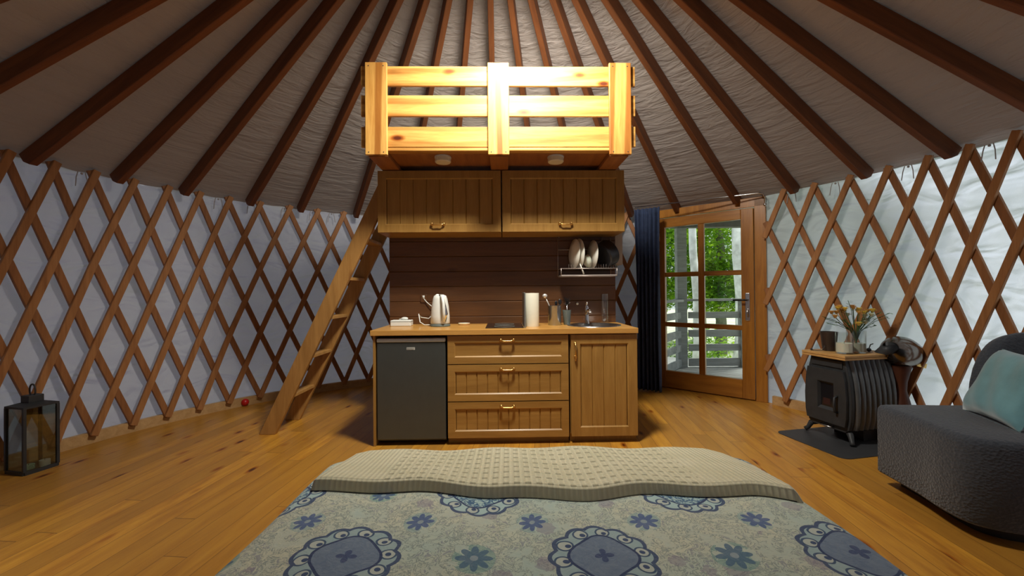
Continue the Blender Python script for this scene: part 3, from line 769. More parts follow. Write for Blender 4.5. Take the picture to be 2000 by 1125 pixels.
for t, lb in ((-.475, 'left one of two round white puck lights under the loft'), (.415, 'right one of two round white puck lights under the loft')):
    p = kthing('puck_light', lb, 'light', t, .03, 2.262, 'round lights under the loft')
    b = MB(); b.lathe([(.065, 0), (.065, -.012)], (0, 0, 0), 32); b.build('base', M_white, p, smooth='auto')
    b = MB(); b.lathe([(.062, -.012), (.062, -.040), (.055, -.047), (.001, -.05)], (0, 0, 0), 32); b.build('cover', M_light, p, smooth='auto')

# ------------------------------------------------------------------ ladder
ld = thing('ladder', 'wooden ladder leaning from the floor up to the left side of the loft', 'ladder', (-2.09, 3.55, 0))
ang = math.atan2(.965, 2.0)
top = 2.36
tt = math.tan(ang); XE = -1.134 + 2.09; hw = .068      # the stringers end flush against the cabinet side
for y in (0, .40):
    b = MB(); pf = [(-hw, 0), (hw, 0), (XE, (XE - hw) / tt), (XE, (XE + hw) / tt)]
    b.add([(x, yy, z) for yy in (y - .02, y + .02) for x, z in pf], [(0, 1, 2, 3), (7, 6, 5, 4)] + [(k, 4 + k, 4 + (k + 1) % 4, (k + 1) % 4) for k in range(4)]); b.build('stringer', M_lad, ld, bev=.004)
for z in (.32, .655, .985, 1.32, 1.655):
    x = math.tan(ang) * z; b = MB(); b.box(x - .045, x + .060, .02, .38, z - .014, z + .014); b.build('rung', M_lad, ld, bev=.003)

# ------------------------------------------------------------------ lantern
ln_ = thing('lantern', 'black metal lantern with glass sides standing on the floor at far left', 'lantern', (-3.315, 2.87, 0), math.atan2(.97, .23))
s2 = .086; H = .44
b = MB()
for x in (-1, 1):
    for y in (-1, 1): b.box(x * s2 - .008, x * s2 + .008, y * s2 - .008, y * s2 + .008, .02, H)
    b.box(-s2, s2, x * s2 - .008, x * s2 + .008, .0, .022); b.box(x * s2 - .008, x * s2 + .008, -s2, s2, .0, .022)
b.box(-s2, s2, -s2, s2, .004, .012)
b.build('frame', M_iron, ln_)
b = MB(); vs = [(-.093, -.093, H), (.093, -.093, H), (.093, .093, H), (-.093, .093, H), (-.093, -.093, H + .012), (.093, -.093, H + .012), (.093, .093, H + .012), (-.093, .093, H + .012), (-.035, -.035, H + .03), (.035, -.035, H + .03), (.035, .035, H + .03), (-.035, .035, H + .03)]
b.add(vs, [(3, 2, 1, 0)] + [(k, (k + 1) % 4, 4 + (k + 1) % 4, 4 + k) for k in range(4)] + [(4 + k, 4 + (k + 1) % 4, 8 + (k + 1) % 4, 8 + k) for k in range(4)] + [(8, 9, 10, 11)]); b.build('roof', M_iron, ln_)
b = MB(); b.box(-.04, .04, -.04, .04, H + .028, H + .075); b.build('chimney', M_iron, ln_, bev=.003)
b = MB(); b.tube([(.0, .028 * math.cos(a * math.pi / 12), H + .105 + .042 * math.sin(a * math.pi / 12)) for a in range(24)], .005, 8, closed=True); b.build('ring_handle', M_iron, ln_, smooth=True)
for k in range(4):
    b = MB(); Mz = Matrix.Rotation(k * math.pi / 2, 4, 'Z'); b.box(-s2 + .008, s2 - .008, s2 - .002, s2 + .001, .022, H, Mz); b.build('glass_pane', M_smoke, ln_)
def inl(dx, dy, z=.013):
    return Matrix.Translation(ln_.location) @ Matrix.Rotation(ln_.rotation_euler.z, 4, 'Z') @ Vector((dx, dy, z))
for nm, lb, p, r, h_, mt in (('pillar_candle', 'short yellowish candle in the black lantern, its right one', inl(.045, -.035), .028, .04, M_wax),
                             ('tea_light', 'pale green tea light in the middle of the black lantern', inl(-.02, .0), .03, .028, M_waxg),
                             ('glass_ball', 'small clear glass ball in front inside the black lantern', inl(-.03, -.06), .02, 0, None)):
    c_ = thing(nm, lb, 'candle' if mt else 'ball', p)
    b = MB()
    if mt:
        b.lathe([(r, 0), (r, h_), (r * .8, h_ + .002), (.001, h_ - .003)], (0, 0, 0), 20); b.build('wax', mt, c_, smooth='auto')
        b = MB(); b.tube([(0, 0, h_ - .004), (.001, 0, h_ + .008)], .0012, 5); b.build('wick', M_black, c_)
    else: b.ball((0, 0, r), r, 8); b.build('ball', M_glass, c_, smooth=True)
rb = thing('red_ball', 'small dark red ball lying on the floor against the left baseboard', 'ball', (-2.86, 4.44, 0))
b = MB(); b.ball((0, 0, .038), .038, 12); b.build('ball', M_red, rb, smooth=True)

# ------------------------------------------------------------------ stove
F = Vector((2.555, 3.155, 0)); av = Vector((-.2, .98, 0)).normalized(); bv = Vector((.98, .2, 0)).normalized()
def Sv(a, b_, z): return F + av * a + bv * b_ + Vector((0, 0, z))       # a along the door front, b depth
st_rz = math.atan2(bv.y, bv.x)                                       # local x = depth(b), local y = a
sp_ = thing('stove_floor_plate', 'dark rounded metal plate on the floor under the stove', 'floor plate', Sv(.16, .22, 0), st_rz)
pl = []
x0, x1, y0, y1, rr = -.50, .44, -.35, .25, .06
for cx_, cy_, a0 in ((x1 - rr, y1 - rr, 0), (x0 + rr, y1 - rr, 90), (x0 + rr, y0 + rr, 180), (x1 - rr, y0 + rr, 270)):
    for k in range(7): a = math.radians(a0 + 15 * k); pl.append((cx_ + rr * math.cos(a), cy_ + rr * math.sin(a)))
b = MB(); b.prism(pl, 0, .005); b.build('plate', M_mat, sp_)
st = thing('wood_stove', 'small black cast iron wood stove with ribbed side and a glazed door', 'stove', Sv(.18, 0, .005), st_rz)
# barrel outline in local y (a) over z ; body from x=.03 to .47
zz = [.085, .11, .18, .28, .38, .48, .56, .62, .645]
hw_ = [.135, .165, .182, .188, .186, .176, .160, .143, .14]
def sgrid(x0, x1, off=0, k0=0, k1=None):
    b = MB(); zs = zz[k0:k1]; hs = [q + off for q in hw_[k0:k1]]; n = len(zs)
    vs = []
    for x in (x0, x1):
        vs += [(x, -h_, z_) for h_, z_ in zip(hs, zs)] + [(x, h_, z_) for h_, z_ in reversed(list(zip(hs, zs)))]
    N = 2 * n; fs = [tuple(range(N)), tuple(range(2 * N - 1, N - 1, -1))] + [(k, N + k, N + (k + 1) % N, (k + 1) % N) for k in range(N)]
    b.add(vs, fs); return b
sgrid(.03, .44).build('body', M_iron, st, bev=.004)
sgrid(.0, .035, .004).build('front_frame', M_iron, st, bev=.006)
for sgn in (-1, 1):
    b = MB()
    for k in range(8):
        xc = .065 + k * .049
        prf = [(xc - .021, 0), (xc - .014, .016), (xc, .022), (xc + .014, .016), (xc + .021, 0)]
        vs = []; n = len(prf)
        for h_, z_ in zip(hw_, zz):
            if z_ < .10: continue
            for x, e in prf: vs.append((x, sgn * (h_ - .002 + e), z_))
        rows = len(vs) // n
        b.add(vs, [(r_ * n + c, r_ * n + c + 1, (r_ + 1) * n + c + 1, (r_ + 1) * n + c) for r_ in range(rows - 1) for c in range(n - 1)])
    b.build('ribbed_side', M_ironr, st, smooth=True)
# door on the front (x<0)
b = MB(); dz0, dz1 = .13, .55
def dw(z_):
    for k in range(len(zz) - 1):
        if zz[k] <= z_ <= zz[k + 1]: f = (z_ - zz[k]) / (zz[k + 1] - zz[k]); return hw_[k] + f * (hw_[k + 1] - hw_[k]) - .012
    return .13
ow = [(-dw(z_), z_) for z_ in (.135, .2, .34, .48, .555)] + [(dw(z_), z_) for z_ in (.555, .48, .34, .2, .135)]
win = (-.075, .062, .235, .455)
def ringmesh(b, outer, w, xo, xi):
    # outer polygon to rectangular window, with sloped reveal
    c = Vector((0, .345)); 
    inner = []
    for (y, z_) in outer:
        inner.append((max(w[0], min(w[1], y * .9)), max(w[2], min(w[3], .345 + (z_ - .345) * 1.0))))
    n = len(outer)
    vs = [(xo, y, z_) for y, z_ in outer] + [(xo, y, z_) for y, z_ in inner] + [(xi, y * .82 , .345 + (z_ - .345) * .82) for y, z_ in inner] + [(.0, y, z_) for y, z_ in outer]
    fs = []
    for k in range(n):
        l = (k + 1) % n
        fs += [(k, l, n + l, n + k), (n + k, n + l, 2 * n + l, 2 * n + k), (k, 3 * n + k, 3 * n + l, l)]
    b.add(vs, fs)
ringmesh(b, ow, win, -.028, -.006); dd_ = b.build('door', M_iron, st)
b = MB(); b.box(-.006, -.003, -.07, .055, .25, .44); b.build('glass', M_hob, dd_)
b = MB(); b.box(-.0075, -.0062, -.03, .03, .27, .32); b.build('ember_glow_tint', plain('dull_red', (.03, .007, .005), .6), dd_)
b = MB(); b.tube([(-.028, -.105, .36), (-.055, -.105, .35), (-.06, -.105, .29), (-.052, -.105, .24), (-.03, -.105, .235)], .009, 8); b.build('handle', M_iron, dd_, smooth=True)
b = MB(); b.tube([(-.004, -.05, .105), (-.03, -.05, .105), (-.03, .05, .105), (-.004, .05, .105)], .006, 8); b.build('air_slide', M_steel, st, smooth=True)
b = MB(); b.box(-.01, .0, -.13, .13, .575, .63); b.build('brow', M_iron, st, bev=.004)
for x in (.05, .40):
    for s_ in (-1, 1):
        b = MB(); b.tube([(x, s_ * .12, .10), (x - (.03 if x < .2 else -.02), s_ * .165, .075), (x - (.04 if x < .2 else -.03), s_ * .185, .03), (x - (.055 if x < .2 else -.045), s_ * .20, .012)], [.026, .022, .016, .018], 8); b.build('leg', M_iron, st, smooth=True)
b = MB(); b.box(.20, .44, -.12, .12, 0, .1); b.build('ash_box', M_black, st)
tpb = thing('stove_top_board', 'light wooden board lying on top of the stove', 'board', Sv(.18, 0, .652), st_rz)
b = MB(); b.box(-.045, .475, -.185, .185, 0, .014); b.box(-.04, .47, -.18, .18, .014, .018); b.box(-.045, .475, -.185, .185, .018, .036); b.build('board', wood('board_wood', (.46, .24, .07), (.64, .38, .14), 'X', .5), tpb, bev=.002)
TZ = .690
# flue pipe
fp = thing('flue_pipe', 'shiny steel flue pipe leaving the stove towards the wall', 'pipe', Sv(.17, .455, .0))
def L_(v): return v - fp.location
q0 = Sv(.19, .44, .60); q1 = Sv(.15, .55, .70)
wp = Vector((3.215, 3.33, .72)) - Vector((.03, 0, 0))
bod = Vector((3.085, 3.30, .715))
dirv = (Vector((3.22, 3.37, .66)) - Vector((2.93, 3.22, .745))).normalized()
s0 = Vector((2.945, 3.205, .728)) - dirv * .055
b = MB(); b.tube([L_(Sv(.17, .44, .57)), L_(Sv(.15, .47, .64)), L_(s0 - dirv * .03), L_(s0)], [.045, .045, .044, .044], 24); b.build('collar', M_iron, fp, smooth=True)
b = MB(); b.tube([L_(s0 + dirv * t) for t in (0, .025, .06, .11, .17, .23, .27, .30)], [.046, .072, .096, .114, .121, .117, .110, .10], 32, cap=False); b.build('steel_pipe', M_dkchrome, fp, smooth=True)
b = MB(); b.tube([L_(s0 + dirv * .295), L_(s0 + dirv * .34)], [.105, .105], 32); b.build('wall_collar', M_black, fp, smooth='auto')
b = MB(); q = L_(s0 + dirv * .285); b.beam(q + Vector((-.03, -.10, -.055)), q + Vector((.05, -.09, -.075)), .02, .035); b.build('bracket', M_brass, fp)
wsd = thing('waisted_form', 'guessed dark red-brown waisted stand behind the stove beneath the flue pipe', 'form', (3.03, 3.27, 0))  # guessed form filling a blurred dark patch of lattice and shadow
b = MB(); b.lathe([(.11, 0), (.11, .05), (.10, .2), (.075, .32), (.055, .40), (.06, .47), (.085, .57), (.088, .60), (.001, .60)], (0, 0, 0), 24, sx=.85); b.build('form', M_waisted, wsd, smooth='auto')

# things on the stove board
def glassware(label, p, r, h_, wax=None, nm='glass_tumbler', waxlb=None):
    g = thing(nm, label, 'glass', p)
    b = MB(); b.lathe([(r * .95, 0), (r, .004), (r, h_), (r - .003, h_), (r - .003, .012), (.001, .01)], (0, 0, 0), 32); b.build('glass', M_glass, g, smooth='auto')
    if wax:
        c_ = thing('candle', waxlb, 'candle', p + Vector((0, 0, .012)))
        b = MB(); b.lathe([(r - .006, 0), (r - .006, wax), (.001, wax - .004)], (0, 0, 0), 24); b.build('wax', M_wax, c_, smooth='auto')
        b = MB(); b.tube([(0, 0, wax - .004), (0, 0, wax + .012)], .0012, 5); b.build('wick', M_black, c_)
pt1 = Sv(.10, .075, TZ); pt2 = Sv(.12, .215, TZ)
glassware('clear glass tumbler at the front left of the stove board', pt1, .058, .165, .07, waxlb='cream candle inside the front left tumbler')
va = thing('flower_vase', 'clear glass vase holding the yellow flowers on the stove board', 'vase', pt2)
b = MB(); r = .064; b.lathe([(r * .95, 0), (r, .004), (r, .175), (r - .003, .175), (r - .003, .012), (.001, .01)], (0, 0, 0), 32); b.build('glass', M_glass, va, smooth='auto')
b = MB(); b.lathe([(r - .004, .012), (r - .004, .075), (.001, .075)], (0, 0, 0), 24); b.build('water', plain('cloudy_water', (.48, .47, .38), .2), va, smooth='auto')
dk = thing('dark_cup', 'dark square-shouldered cup behind the left tumbler on the stove board', 'cup', Sv(.26, .115, TZ))
b = MB(); b.lathe([(.045, 0), (.062, .155), (.058, .155), (.042, .01)], (0, 0, 0), 28); b.build('cup', plain('dark_brown_glaze', (.035, .022, .016), .4), dk, smooth='auto')
tl = thing('tea_light', 'small shiny tea light on the right corner of the stove board', 'candle', Sv(.06, .40, TZ))
b = MB(); b.lathe([(.019, 0), (.02, .015), (.018, .015), (.017, .01), (.001, .01)], (0, 0, 0), 20); b.build('cup', M_steel, tl, smooth='auto')
tw = thing('snuffer', 'small dark ball-shaped snuffer on the stove board right of the vase', 'snuffer', Sv(.12, .34, TZ))
b = MB(); b.ball((0, 0, .016), .016, 8); b.tube([(0, 0, .02), (.03, .02, .055), (.06, .03, .06)], .004, 6); b.build('snuffer', M_iron, tw, smooth=True)
wr_ = thing('wire_trivet', 'thin bent wire lying at the left end of the stove board', 'wire', Sv(.27, .0, TZ))
b = MB(); b.tube([(-.02, .03, .004), (0, 0, .004), (.04, -.01, .006), (.05, -.02, .03), (.055, -.015, .045)], .003, 6); b.ball((-.02, .03, .009), .009, 6); b.build('wire', M_iron, wr_, smooth=True)
# flowers
M_stem = plain('stems', (.05, .10, .03), .7, 0, .3); M_leafm = plain('leaves', (.10, .22, .07), .7, 0, .3)
M_y = plain('yellow_petals', (.85, .66, .16), .7, 0, .15); M_o = plain('ochre_petals', (.72, .44, .14), .7, 0, .2); M_w = plain('pale_petals', (.75, .75, .55), .7, 0, .1)
spots = [(-.17, .03, .30, M_o), (-.14, .0, .335, M_y), (-.115, .02, .345, M_o), (-.10, -.02, .33, M_y), (-.085, .02, .31, M_o), (-.13, .03, .30, M_o), (-.02, .0, .335, M_o), (.0, .03, .345, M_o), (.015, -.01, .325, M_y),
         (.035, .02, .31, M_y), (.05, -.02, .30, M_y), (-.035, -.07, .215, M_y), (-.02, -.06, .30, M_o), (.075, 0, .27, M_w), (.09, .02, .24, M_w), (.12, .03, .31, M_o), (.135, .0, .31, M_y), (.15, .02, .315, M_y),
         (.06, -.02, .22, M_w), (-.05, .02, .28, M_w), (.10, -.03, .28, M_w), (-.18, -.02, .27, M_o)]
bq = 0
ordn = ['topmost', 'upper', 'lower']
for i, (dx, dy, dz, mt) in enumerate(spots):
    cn = {'yellow_petals': 'yellow', 'ochre_petals': 'orange-ochre', 'pale_petals': 'pale cream'}[mt.name]
    fw_ = thing('cut_flower', '%s cut flower among the bunch in the glass vase on the stove' % cn, 'flower', pt2 + Vector((0, 0, .015)), 0, '%s flowers in the vase on the stove' % cn)
    m1 = MB(); cx0 = max(-.04, min(.04, dx * .25)); cy0 = dy * .3
    m1.tube([(-cx0 * .7, -cy0, .0), (cx0, cy0, .16), (dx * .75, dy * .8, .16 + (dz - .16) * .6), (dx, dy, dz)], .0022, 5); m1.build('stem', M_stem, fw_, smooth=True)
    m2 = MB()
    for ly in range(2):
        for k in range(9):
            a = k * math.pi * 2 / 9 + ly * .3; rr_ = (.027 - ly * .007) * ru(1.0, 1.3); up_ = .008 + ly * .007
            c = Vector((dx, dy, dz)); d = Vector((math.cos(a), math.sin(a), 0)); sd2 = Vector((-d.y, d.x, 0))
            m2.add([c, c + d * rr_ * .6 + sd2 * .009 + Vector((0, 0, up_)), c + d * rr_ + Vector((0, 0, up_ * 1.3)), c + d * rr_ * .6 - sd2 * .009 + Vector((0, 0, up_))], [(0, 1, 2, 3)])
    m2.ball((dx, dy, dz + .003), .012, 6, (1, 1, 1.1)); m2.build('flower_head', mt, fw_, fix=False)
sprg = [(-.27, .0, .27), (-.23, .02, .25), (-.24, -.02, .215), (.22, .02, .30), (.27, .0, .29), (.24, -.02, .26), (-.06, .0, .395), (.19, .03, .19), (-.13, -.03, .24), (.03, -.05, .25), (.10, .05, .22), (-.07, .04, .24)]
for i, (dx, dy, dz) in enumerate(sprg):
    lbs = 'green leafy sprig sticking out of the flower bunch on the stove'
    s_ = thing('leaf_sprig', lbs, 'sprig', pt2 + Vector((0, 0, .02)), 0, 'green sprigs in the vase on the stove')
    m1 = MB(); m1.tube([(-dx * .1, 0, 0), (dx * .15, dy * .2, .15), (dx * .6, dy * .6, .15 + (dz - .15) * .7), (dx, dy, dz)], .002, 5); m1.build('stem', M_stem, s_, smooth=True)
    m2 = MB()
    for k in range(11):
        f = .5 + .5 * k / 10; p = Vector((dx * f, dy * f, .15 + (dz - .15) * (f * 1.02))); a = ru(0, 6.28); d = Vector((math.cos(a), math.sin(a), ru(-.3, .5))).normalized(); s3 = d.cross(Vector((0, 0, 1))).normalized()
        l_ = ru(.024, .042); m2.add([p, p + d * l_ * .5 + s3 * .008, p + d * l_, p + d * l_ * .5 - s3 * .008], [(0, 1, 2, 3)])
    m2.build('leaves', M_leafm, s_, fix=False)

# ------------------------------------------------------------------ chaise longue
def sofa_mat():
    m, nt, b = new_mat('charcoal_quilted_fabric')
    v = coords(nt, 'Object', (60, 60, 80)); n = noise(nt, v, 1, 3, .6)
    vo = nt.nodes.new('ShaderNodeTexVoronoi'); vo.inputs['Scale'].default_value = 1; nt.links.new(coords(nt, 'Object', (75, 75, 90)), vo.inputs['Vector'])
    nt.links.new(ramp(nt, n, [(.3, (.030, .038, .052)), (.7, (.048, .058, .076))]), b.inputs['Base Color'])
    b.inputs['Roughness'].default_value = .92; b.inputs['Sheen Weight'].default_value = .3
    nt.links.new(bump(nt, X(vo.outputs['Distance']) * 1.0 + X(n) * .4, .6, .005), b.inputs['Normal']); return m
M_sofa = sofa_mat()
ctrl = [(2.24, 2.56), (2.225, 2.42), (2.20, 2.26), (2.165, 2.10), (2.175, 1.98), (2.28, 1.90), (2.50, 1.84), (2.80, 1.80), (3.08, 1.86), (3.20, 2.05), (3.22, 2.30), (3.12, 2.47), (2.9, 2.52), (2.6, 2.535), (2.4, 2.55)]
def smooth_poly(c, n=6, sharp=(0,)):
    out = []; N = len(c)
    for i in range(N):
        p0, p1, p2, p3 = [Vector(c[(i + k) % N]) for k in (-1, 0, 1, 2)]
        if i in sharp: p0 = p1
        if (i + 1) % N in sharp: p3 = p2
        for k in range(n):
            t = k / n
            q = .5 * ((2 * p1) + (p2 - p0) * t + (2 * p0 - 5 * p1 + 4 * p2 - p3) * t * t + (3 * p1 - p0 - 3 * p2 + p3) * t ** 3); out.append((q.x, q.y))
    return out
plan = smooth_poly(ctrl)
ch = thing('chaise_longue', 'curved charcoal upholstered lounge seat at the right edge', 'sofa', (2.75, 2.2, 0))
cxy = Vector((2.75, 2.2))
b = MB()
lv = [(.075, .985), (.085, 1), (.44, 1.0), (.465, .995), (.483, .975), (.49, .94), (.492, .6), (.492, .01)]
vs = []; n = len(plan)
for z_, s_ in lv:
    for x, y in plan: vs.append(((x - cxy.x) * s_, (y - cxy.y) * s_, z_))
fs = [(i * n + k, i * n + (k + 1) % n, (i + 1) * n + (k + 1) % n, (i + 1) * n + k) for i in range(len(lv) - 1) for k in range(n)]
fs += [tuple(range(n - 1, -1, -1)), tuple((len(lv) - 1) * n + k for k in range(n))]
b.add(vs, fs); b.build('seat', M_sofa, ch, smooth='auto', angle=50)
b = MB(); b.prism([((x - cxy.x) * .86 + .04, (y - cxy.y) * .86 + .02) for x, y in plan], 0, .075); b.build('plinth', M_black, ch)
# backrest: curved shell
b = MB()
arc = [(2.80, 2.50), (2.95, 2.52), (3.08, 2.46), (3.17, 2.32), (3.20, 2.12), (3.18, 1.95)]
arc = [Vector(q) for q in arc]
def cr_(c, t):
    n = len(c) - 1; i = min(int(t * n), n - 1); f = t * n - i
    g = lambda k: c[max(0, min(n, k))]
    p0, p1, p2, p3 = g(i - 1), g(i), g(i + 1), g(i + 2)
    return .5 * ((2 * p1) + (p2 - p0) * f + (2 * p0 - 5 * p1 + 4 * p2 - p3) * f * f + (3 * p1 - p0 - 3 * p2 + p3) * f ** 3)
def bfn(u, v):
    p = cr_(arc, u); q = cr_(arc, min(1, u + .01)) if u < .99 else cr_(arc, u); p_ = cr_(arc, max(0, u - .01)); d = (q - p_).normalized(); nn = Vector((-d.y, d.x))
    top_ = .47 + (.90 - .47) * (max(0, 1 - abs((u - .5) * 2) ** 3.2)) ** .5 + .02
    a = 2 * math.pi * v; off = math.cos(a) * .055; zc = .47 + (top_ - .47) * .5; z_ = zc - math.sin(a) * (top_ - .44) * .5 * 1.0
    # squarish section
    sgn = 1 if math.cos(a) >= 0 else -1; off = sgn * abs(math.cos(a)) ** .5 * .055
    return Vector((p.x + nn.x * off - cxy.x, p.y + nn.y * off - cxy.y, z_))
b.grid(bfn, 36, 24); b.build('backrest', M_sofa, ch, smooth=True)
# cushion
def cushion(name, label, cat, M, w, h_, t_, mat):
    p = thing(name, label, cat); p.matrix_world = M
    b = MB()
    def fn(sgn):
        def f(u, v):
            x = u * 2 - 1; y = v * 2 - 1
            e = (1 - x ** 4) * (1 - y ** 4); e = max(0, e) ** .55
            pin = 1 - .07 * (1 - x * x) * 1 ; pin2 = 1 - .07 * (1 - y * y)
            wr = .004 * math.sin(9 * x + 4 * y) * e
            return Vector((x * w / 2 * pin2 * (1 if abs(x) < 1 else 1), y * h_ / 2 * pin, sgn * (t_ / 2 * e) + wr))
        return f
    b.grid(fn(1), 24, 24); b.grid(fn(-1), 24, 24); b.build('cover', mat, p, smooth=True)
    c = MB(); 
    for k in range(140):
        s_ = ru(-.5, .5)
        c.tube([(s_ * w * .97, -h_ / 2, 0), (s_ * w * .97 + ru(-.01, .01), -h_ / 2 - ru(.01, .025), ru(-.01, .01))], .0016, 4)
    c.build('fringe', mat, p)
    return p
M_teal = plain('teal_velvet', (.13, .31, .36), .75, 0, .18, 9, .2, Sheen_Weight=.8)
cBL, cBR, cTL = Vector((2.605, 2.43, .505)), Vector((2.455, 2.04, .505)), Vector((2.775, 2.39, .86))
cx_ = (cBR - cBL).normalized(); cy_ = (cTL - cBL); cy_ = (cy_ - cx_ * cy_.dot(cx_)).normalized(); cz_ = cx_.cross(cy_)
Mc = Matrix((cx_, cy_, cz_)).transposed().to_4x4(); Mc.translation = cBL + cx_ * .215 + cy_ * .195 + cz_ * -.02
cushion('cushion', 'teal velvet cushion leaning on the charcoal lounge seat', 'cushion', Mc, .43, .40, .15, M_teal)

# ------------------------------------------------------------------ bed
BX0, BX1, BY0, BY1, BZ = -.77, .985, -.35, 1.79, .50
def quilt_mat():
    m, nt, b = new_mat('printed_bedspread')
    t = nt.nodes.new('ShaderNodeTexCoord'); x, y, z = sep(nt, t.outputs['Object'])
    # slight wobble
    nz = nt.nodes.new('ShaderNodeTexNoise'); nz.inputs['Scale'].default_value = 9; nt.links.new(t.outputs['Object'], nz.inputs[0])
    nb = X(nz.outputs['Fac']) - .5
    x = x + nb * .02; y = y + nb * -.016
    PX, PY = .68, .70
    def cell(ox, oy): return (x - ox).pingpong0(PX), (y - oy).pingpong0(PY)
    def polar(a, b_): return (a * a + b_ * b_).sqrt(), X.op('ARCTAN2', b_, a)
    n1 = X(noise(nt, coords(nt, 'Object', (14, 14, 14)), 1, 4, .65, .8))
    n2 = X(noise(nt, coords(nt, 'Object', (34, 34, 34)), 1, 3, .6, 1.5))
    n3 = X(noise(nt, coords(nt, 'Object', (60, 60, 60)), 1, 2, .6))
    cream = (.44, .46, .36)
    c = ramp(nt, n1, [(.32, (.42, .48, .42)), (.55, (.50, .52, .41)), (.75, (.54, .55, .43))])
    big = X(noise(nt, coords(nt, 'Object', (3.2, 3.2, 3.2)), 1, 2))
    c = mix(nt, ((big - .42) * 3).clamp() * .55, c, (.30, .47, .46))
    # scattered vine and leaf marks
    vine = (n2 - .5).abs().lt(.032) * n1.gt(.44)
    c = mix(nt, vine * .7, c, (.17, .22, .22))
    blot = n2.gt(.60) * n1.gt(.46)
    c = mix(nt, blot * .6, c, (.15, .17, .24))
    vo = nt.nodes.new('ShaderNodeTexVoronoi'); vo.inputs['Scale'].default_value = 7.5; nt.links.new(t.outputs['Object'], vo.inputs['Vector'])
    vd = X(vo.outputs['Distance'])
    c = mix(nt, (vd + n3 * .22).lt(.32) * .5, c, (.22, .19, .26))
    # small eight petal flowers
    def flower(c, ox, oy, px, py, r, col, halo):
        a, b_ = (x - ox).pingpong0(px), (y - oy).pingpong0(py); d, th = polar(a, b_)
        rad_ = ((th * 4).cos().abs() * .5 + .5) * r
        c = mix(nt, (d).lt(r * 1.15) * n1.gt(.44) * .55, c, halo)
        c = mix(nt, d.lt(rad_) * .85, c, col)
        c = mix(nt, d.lt(r * .22), c, (.25, .32, .36)); return c
    c = flower(c, -.625, 1.265, PX / 2, PY, .043, (.05, .09, .24), (.20, .33, .34))
    c = flower(c, -.105, 1.09, PX, PY, .050, (.06, .13, .22), (.13, .29, .27))
    c = flower(c, -.45, 1.44, PX, PY, .04, (.05, .10, .22), (.13, .30, .28))
    # medallions
    def medal(c, ox, oy, pale):
        a, b_ = cell(ox, oy); b_ = b_ * 1.04; d, th = polar(a, b_)
        lobe = (th * 6).cos(); R0 = .183 + .012 * lobe.abs() if False else (lobe.abs() * .014 + .126)
        inn = (th * 4 + .4).cos() * .006 + .088
        inside = d.lt(R0)
        base = mix(nt, n1, (.24, .36, .40) if not pale else (.30, .46, .47), (.34, .43, .42) if not pale else (.42, .52, .50))
        c = mix(nt, inside, c, base)
        # curls: discs around the border
        for k in range(10):
            an = k * 2 * math.pi / 10 + .15; cx_, cy_ = .110 * math.cos(an), .110 * math.sin(an)
            dd, _ = polar(a - cx_, b_ - cy_)
            c = mix(nt, dd.lt(.023), c, (.05, .09, .16))
            c = mix(nt, dd.lt(.0175), c, (.42, .47, .43))
            d3, _ = polar(a - cx_ * .96 - .004, b_ - cy_ * .96)
            c = mix(nt, d3.lt(.008), c, (.04, .07, .15))
        core = mix(nt, n2, (.085, .13, .22), (.20, .26, .33))
        if not pale:
            c = mix(nt, d.lt(inn), c, core)
            pet = ((th * 2).cos().abs() * .5 + .2) * .04
            c = mix(nt, d.lt(pet) * .8, c, (.03, .05, .14))
        else:
            c = mix(nt, d.lt(inn) * ((n2 - .5).abs().lt(.05)), c, (.05, .12, .22))
        c = mix(nt, (d - inn).abs().lt(.0038), c, (.03, .05, .12))
        c = mix(nt, (d - R0).abs().lt(.006), c, (.055, .085, .16))
        return c
    c = medal(c, -.445, 1.10, False)
    c = medal(c, -.115, 1.44, True)
    nt.links.new(c, b.inputs['Base Color']); b.inputs['Roughness'].default_value = .85; b.inputs['Specular IOR Level'].default_value = .2
    b.inputs['Sheen Weight'].default_value = .2
    q = n2 * .5 + n1
    nt.links.new(bump(nt, q, .5, .012), b.inputs['Normal']); return m
M_quilt = quilt_mat()
bd = thing('bed', 'wide double bed in the foreground', 'bed', (.1, .8, 0))
bl = Vector((.1, .8, 0))
b = MB(); b.box(BX0 + .06 - .1, BX1 - .06 - .1, BY0 + .03 - .8, BY1 - .06 - .8, .25, .45); b.build('mattress', M_paper, bd, bev=.03)
b = MB(); b.box(BX0 + .07 - .1, BX1 - .07 - .1, BY0 + .03 - .8, BY1 - .08 - .8, .10, .25); b.build('bed_base', M_kit, bd)
for x in (BX0 + .15, BX1 - .15):
    for y in (BY0 + .12, BY1 - .2):
        b = MB(); b.box(x - .03 - .1, x + .03 - .1, y - .03 - .8, y + .03 - .8, 0, .10); b.build('leg', M_kit, bd)
def topz(x, y):
    return BZ + .003 * math.sin(x * 5 + 1) * math.sin(y * 4.3) + .004 * math.sin(x * 17 + y * 9)
